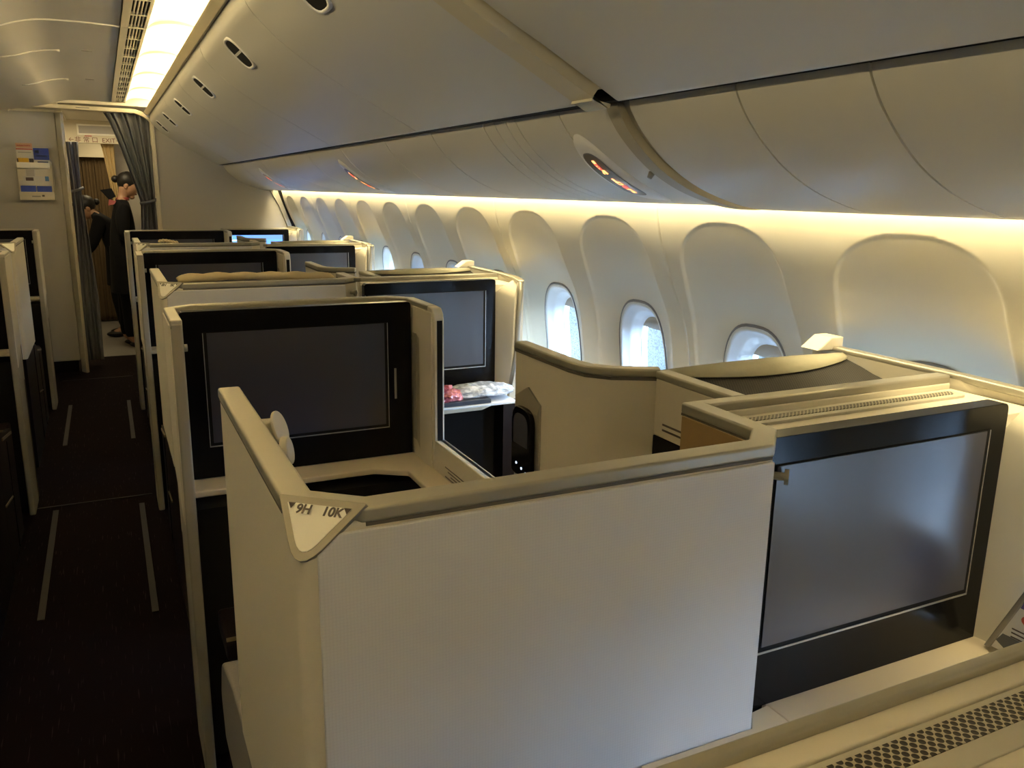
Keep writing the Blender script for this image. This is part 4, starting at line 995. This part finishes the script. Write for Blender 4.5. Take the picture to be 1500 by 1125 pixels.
def head(t, c, d, down, bun_side, sc=1.0):
    """face features, ears, hair and bun around skull centre c, looking along unit d tilted down"""
    d = Vector(d).normalized(); f = (d*math.cos(down)+Vector((0, 0, -1))*math.sin(down)).normalized(); s = f.cross(Vector((0, 0, 1))).normalized(); u = s.cross(f)
    c = Vector(c); rot = Matrix((f, s, u)).transposed()
    ell('face', c+f*.022-u*.018, (.080*sc, .066*sc, .100*sc), m_skin, t, rot)
    ell('nose', c+f*.106-u*.018, (.016, .012, .020), m_skin, t, rot, 12)
    ell('chin', c+f*.070-u*.095, (.028, .030, .024), m_skin, t, rot, 12)
    ell('mouth', c+f*.097-u*.058, (.008, .022, .007), m_scarf, t, rot, 12)
    for k in (-1, 1):
        ell('eye', c+f*.092+s*.030*k+u*.004, (.010, .014, .007), m_hair, t, rot, 12)
        ell('ear', c+s*.070*k-u*.016-f*.004, (.020, .010, .030), m_skin, t, rot, 12)
    h = ell('hair', c-f*.018+u*.022, (.093*sc, .080*sc, .092*sc), m_hair, t, rot)
    ell('fringe', c+f*.045+u*.062, (.050, .062, .036), m_hair, t, rot)
    ell('bun', c-f*.118-u*.006, (.034, .036, .034), m_hair, t, rot)
r = person((X, Yp, 0), 'standing cabin attendant in black uniform with red scarf, head bowed, hair in a bun', J1, (1, 0, 0), None, 0)
finish(*r, m_unif, 'uniform'); t = r[0]; shoes(t, r[1])
head(t, (X+.085, Yp, 1.555), (1, -.15, 0), .45, 0)
MB().grid([[(X+.02+.060*math.cos(a), Yp+.060*math.sin(a), 1.405), (X+.03+.050*math.cos(a), Yp+.050*math.sin(a), 1.432)] for a in [k*math.pi/12 for k in range(25)]]).build('scarf', m_scarf, t, smooth=True, solid=.008)
MB().add([(X-.09, Yp-.04, 1.41), (X-.16, Yp-.05, 1.50), (X-.06, Yp-.02, 1.515), (X-.03, Yp-.05, 1.44)], [(0, 1, 2, 3)]).build('collar_flap', m_unif, t, solid=.006)
MB().add([(X-.10, Yp-.11, 1.36), (X-.09, Yp-.10, 1.415), (X-.03, Yp-.12, 1.40), (X-.05, Yp-.13, 1.37)], [(0, 1, 2, 3)]).build('scarf_tail', m_scarf, t, solid=.006)
sk_ = MB(); rows = []
for i in range(8):
    z = .98-.44*i/7; rr = .15+.02*i/7; rows.append([(X+rr*.85*math.cos(k*math.pi/12), Yp+rr*1.15*math.sin(k*math.pi/12), z) for k in range(24)])
sk_.grid(rows, True).build('skirt', m_unif, t, smooth=True)
# bending attendant, facing left
X, Yp = .02, 9.55
J2 = {'pelvis': ((X+.10, Yp, .92), .12), 'waist': ((X+.07, Yp, 1.05), .105), 'chest': ((X-.03, Yp, 1.19), (.12, .115)), 'neck': ((X-.12, Yp, 1.26), .045), 'skull_base': ((X-.15, Yp, 1.29), .052), 'skull': ((X-.19, Yp, 1.315), .080),
      'shL': ((X-.06, Yp-.15, 1.20), .055), 'elL': ((X-.15, Yp-.18, .96), .042), 'wrL': ((X-.26, Yp-.12, .84), .028), 'haL': ((X-.32, Yp-.10, .80), .03),
      'shR': ((X-.06, Yp+.15, 1.20), .055), 'elR': ((X-.15, Yp+.18, .96), .042), 'wrR': ((X-.26, Yp+.12, .84), .028), 'haR': ((X-.32, Yp+.10, .80), .03),
      'hipL': ((X+.10, Yp-.09, .86), .095), 'knL': ((X+.04, Yp-.09, .47), .06), 'anL': ((X+.08, Yp-.09, .09), .036), 'toL': ((X-.04, Yp-.09, .035), .033),
      'hipR': ((X+.10, Yp+.09, .86), .095), 'knR': ((X+.06, Yp+.09, .47), .06), 'anR': ((X+.12, Yp+.09, .09), .036), 'toR': ((X, Yp+.09, .035), .033)}
r = person((X, Yp, 0), 'cabin attendant in dark uniform bending forward to the left, behind the left curtain', J2, (-1, 0, 0), None, 0)
finish(*r, m_unif, 'uniform'); t = r[0]; shoes(t, r[1])
head(t, (X-.185, Yp, 1.325), (-1, -.2, 0), .5, 0)
rows = []
for i in range(8):
    z = .98-.44*i/7; rr = .15+.02*i/7; rows.append([(X+.09+rr*.85*math.cos(k*math.pi/12), Yp+rr*1.15*math.sin(k*math.pi/12), z) for k in range(24)])
MB().grid(rows, True).build('skirt', m_unif, t, smooth=True)
# seated passenger, only an arm reaches past the left edge
X, Yp = -.75, 3.45
m_shirt = mat('cream_patterned_sleeve', (.52, .46, .40), .8, noise=.35, nscale=30)
m_trou = mat('dark_trousers', (.03, .03, .04), .9)
J3 = {'pelvis': ((X, Yp, .58), .12), 'waist': ((X, Yp-.02, .72), .11), 'chest': ((X, Yp-.03, .92), (.13, .11)), 'neck': ((X, Yp-.01, 1.06), .05), 'skull_base': ((X, Yp+.01, 1.12), .055), 'skull': ((X, Yp+.02, 1.17), .085),
      'shL': ((X-.17, Yp-.02, .97), .055), 'elL': ((X-.24, Yp+.10, .74), .043), 'wrL': ((X-.15, Yp+.32, .70), .028), 'haL': ((X-.12, Yp+.40, .70), .03),
      'shR': ((X+.17, Yp-.02, .97), .055), 'elR': ((X+.245, Yp+.22, .72), .043), 'wrR': ((X+.20, Yp+.44, .74), .028), 'haR': ((X+.16, Yp+.52, .75), .03),
      'hipL': ((X-.10, Yp+.03, .55), .09), 'knL': ((X-.11, Yp+.45, .56), .06), 'anL': ((X-.11, Yp+.50, .12), .038), 'toL': ((X-.11, Yp+.63, .05), .035),
      'hipR': ((X+.10, Yp+.03, .55), .09), 'knR': ((X+.11, Yp+.45, .56), .06), 'anR': ((X+.11, Yp+.50, .12), .038), 'toR': ((X+.11, Yp+.63, .05), .035)}
r = person((X, Yp, 0), 'seated passenger in a cream patterned sleeve, only the arm showing at the left edge', J3, (0, 1, 0), None, 0)
t, J, cn, CE, cr, ci = r
legs = [n for n in cn if n in ('pelvis', 'hipL', 'knL', 'anL', 'hipR', 'knR', 'anR')]; top_ = [n for n in cn if n in ('pelvis', 'waist', 'chest', 'shL', 'elL', 'wrL', 'shR', 'elR', 'wrR')]
for nm, grp, mt in (('shirt', top_, m_shirt), ('trousers', legs, m_trou)):
    gi = {n: i for i, n in enumerate(grp)}
    E_ = [(gi[cn[a]], gi[cn[b]]) for a, b in CE if cn[a] in gi and cn[b] in gi]
    skin_fig(nm, [J[n][0] for n in grp], E_, [cr[ci[n]] for n in grp], mt, t, gi['pelvis'])
head(t, (X, Yp+.02, 1.19), (0, 1, 0), .1, 0)
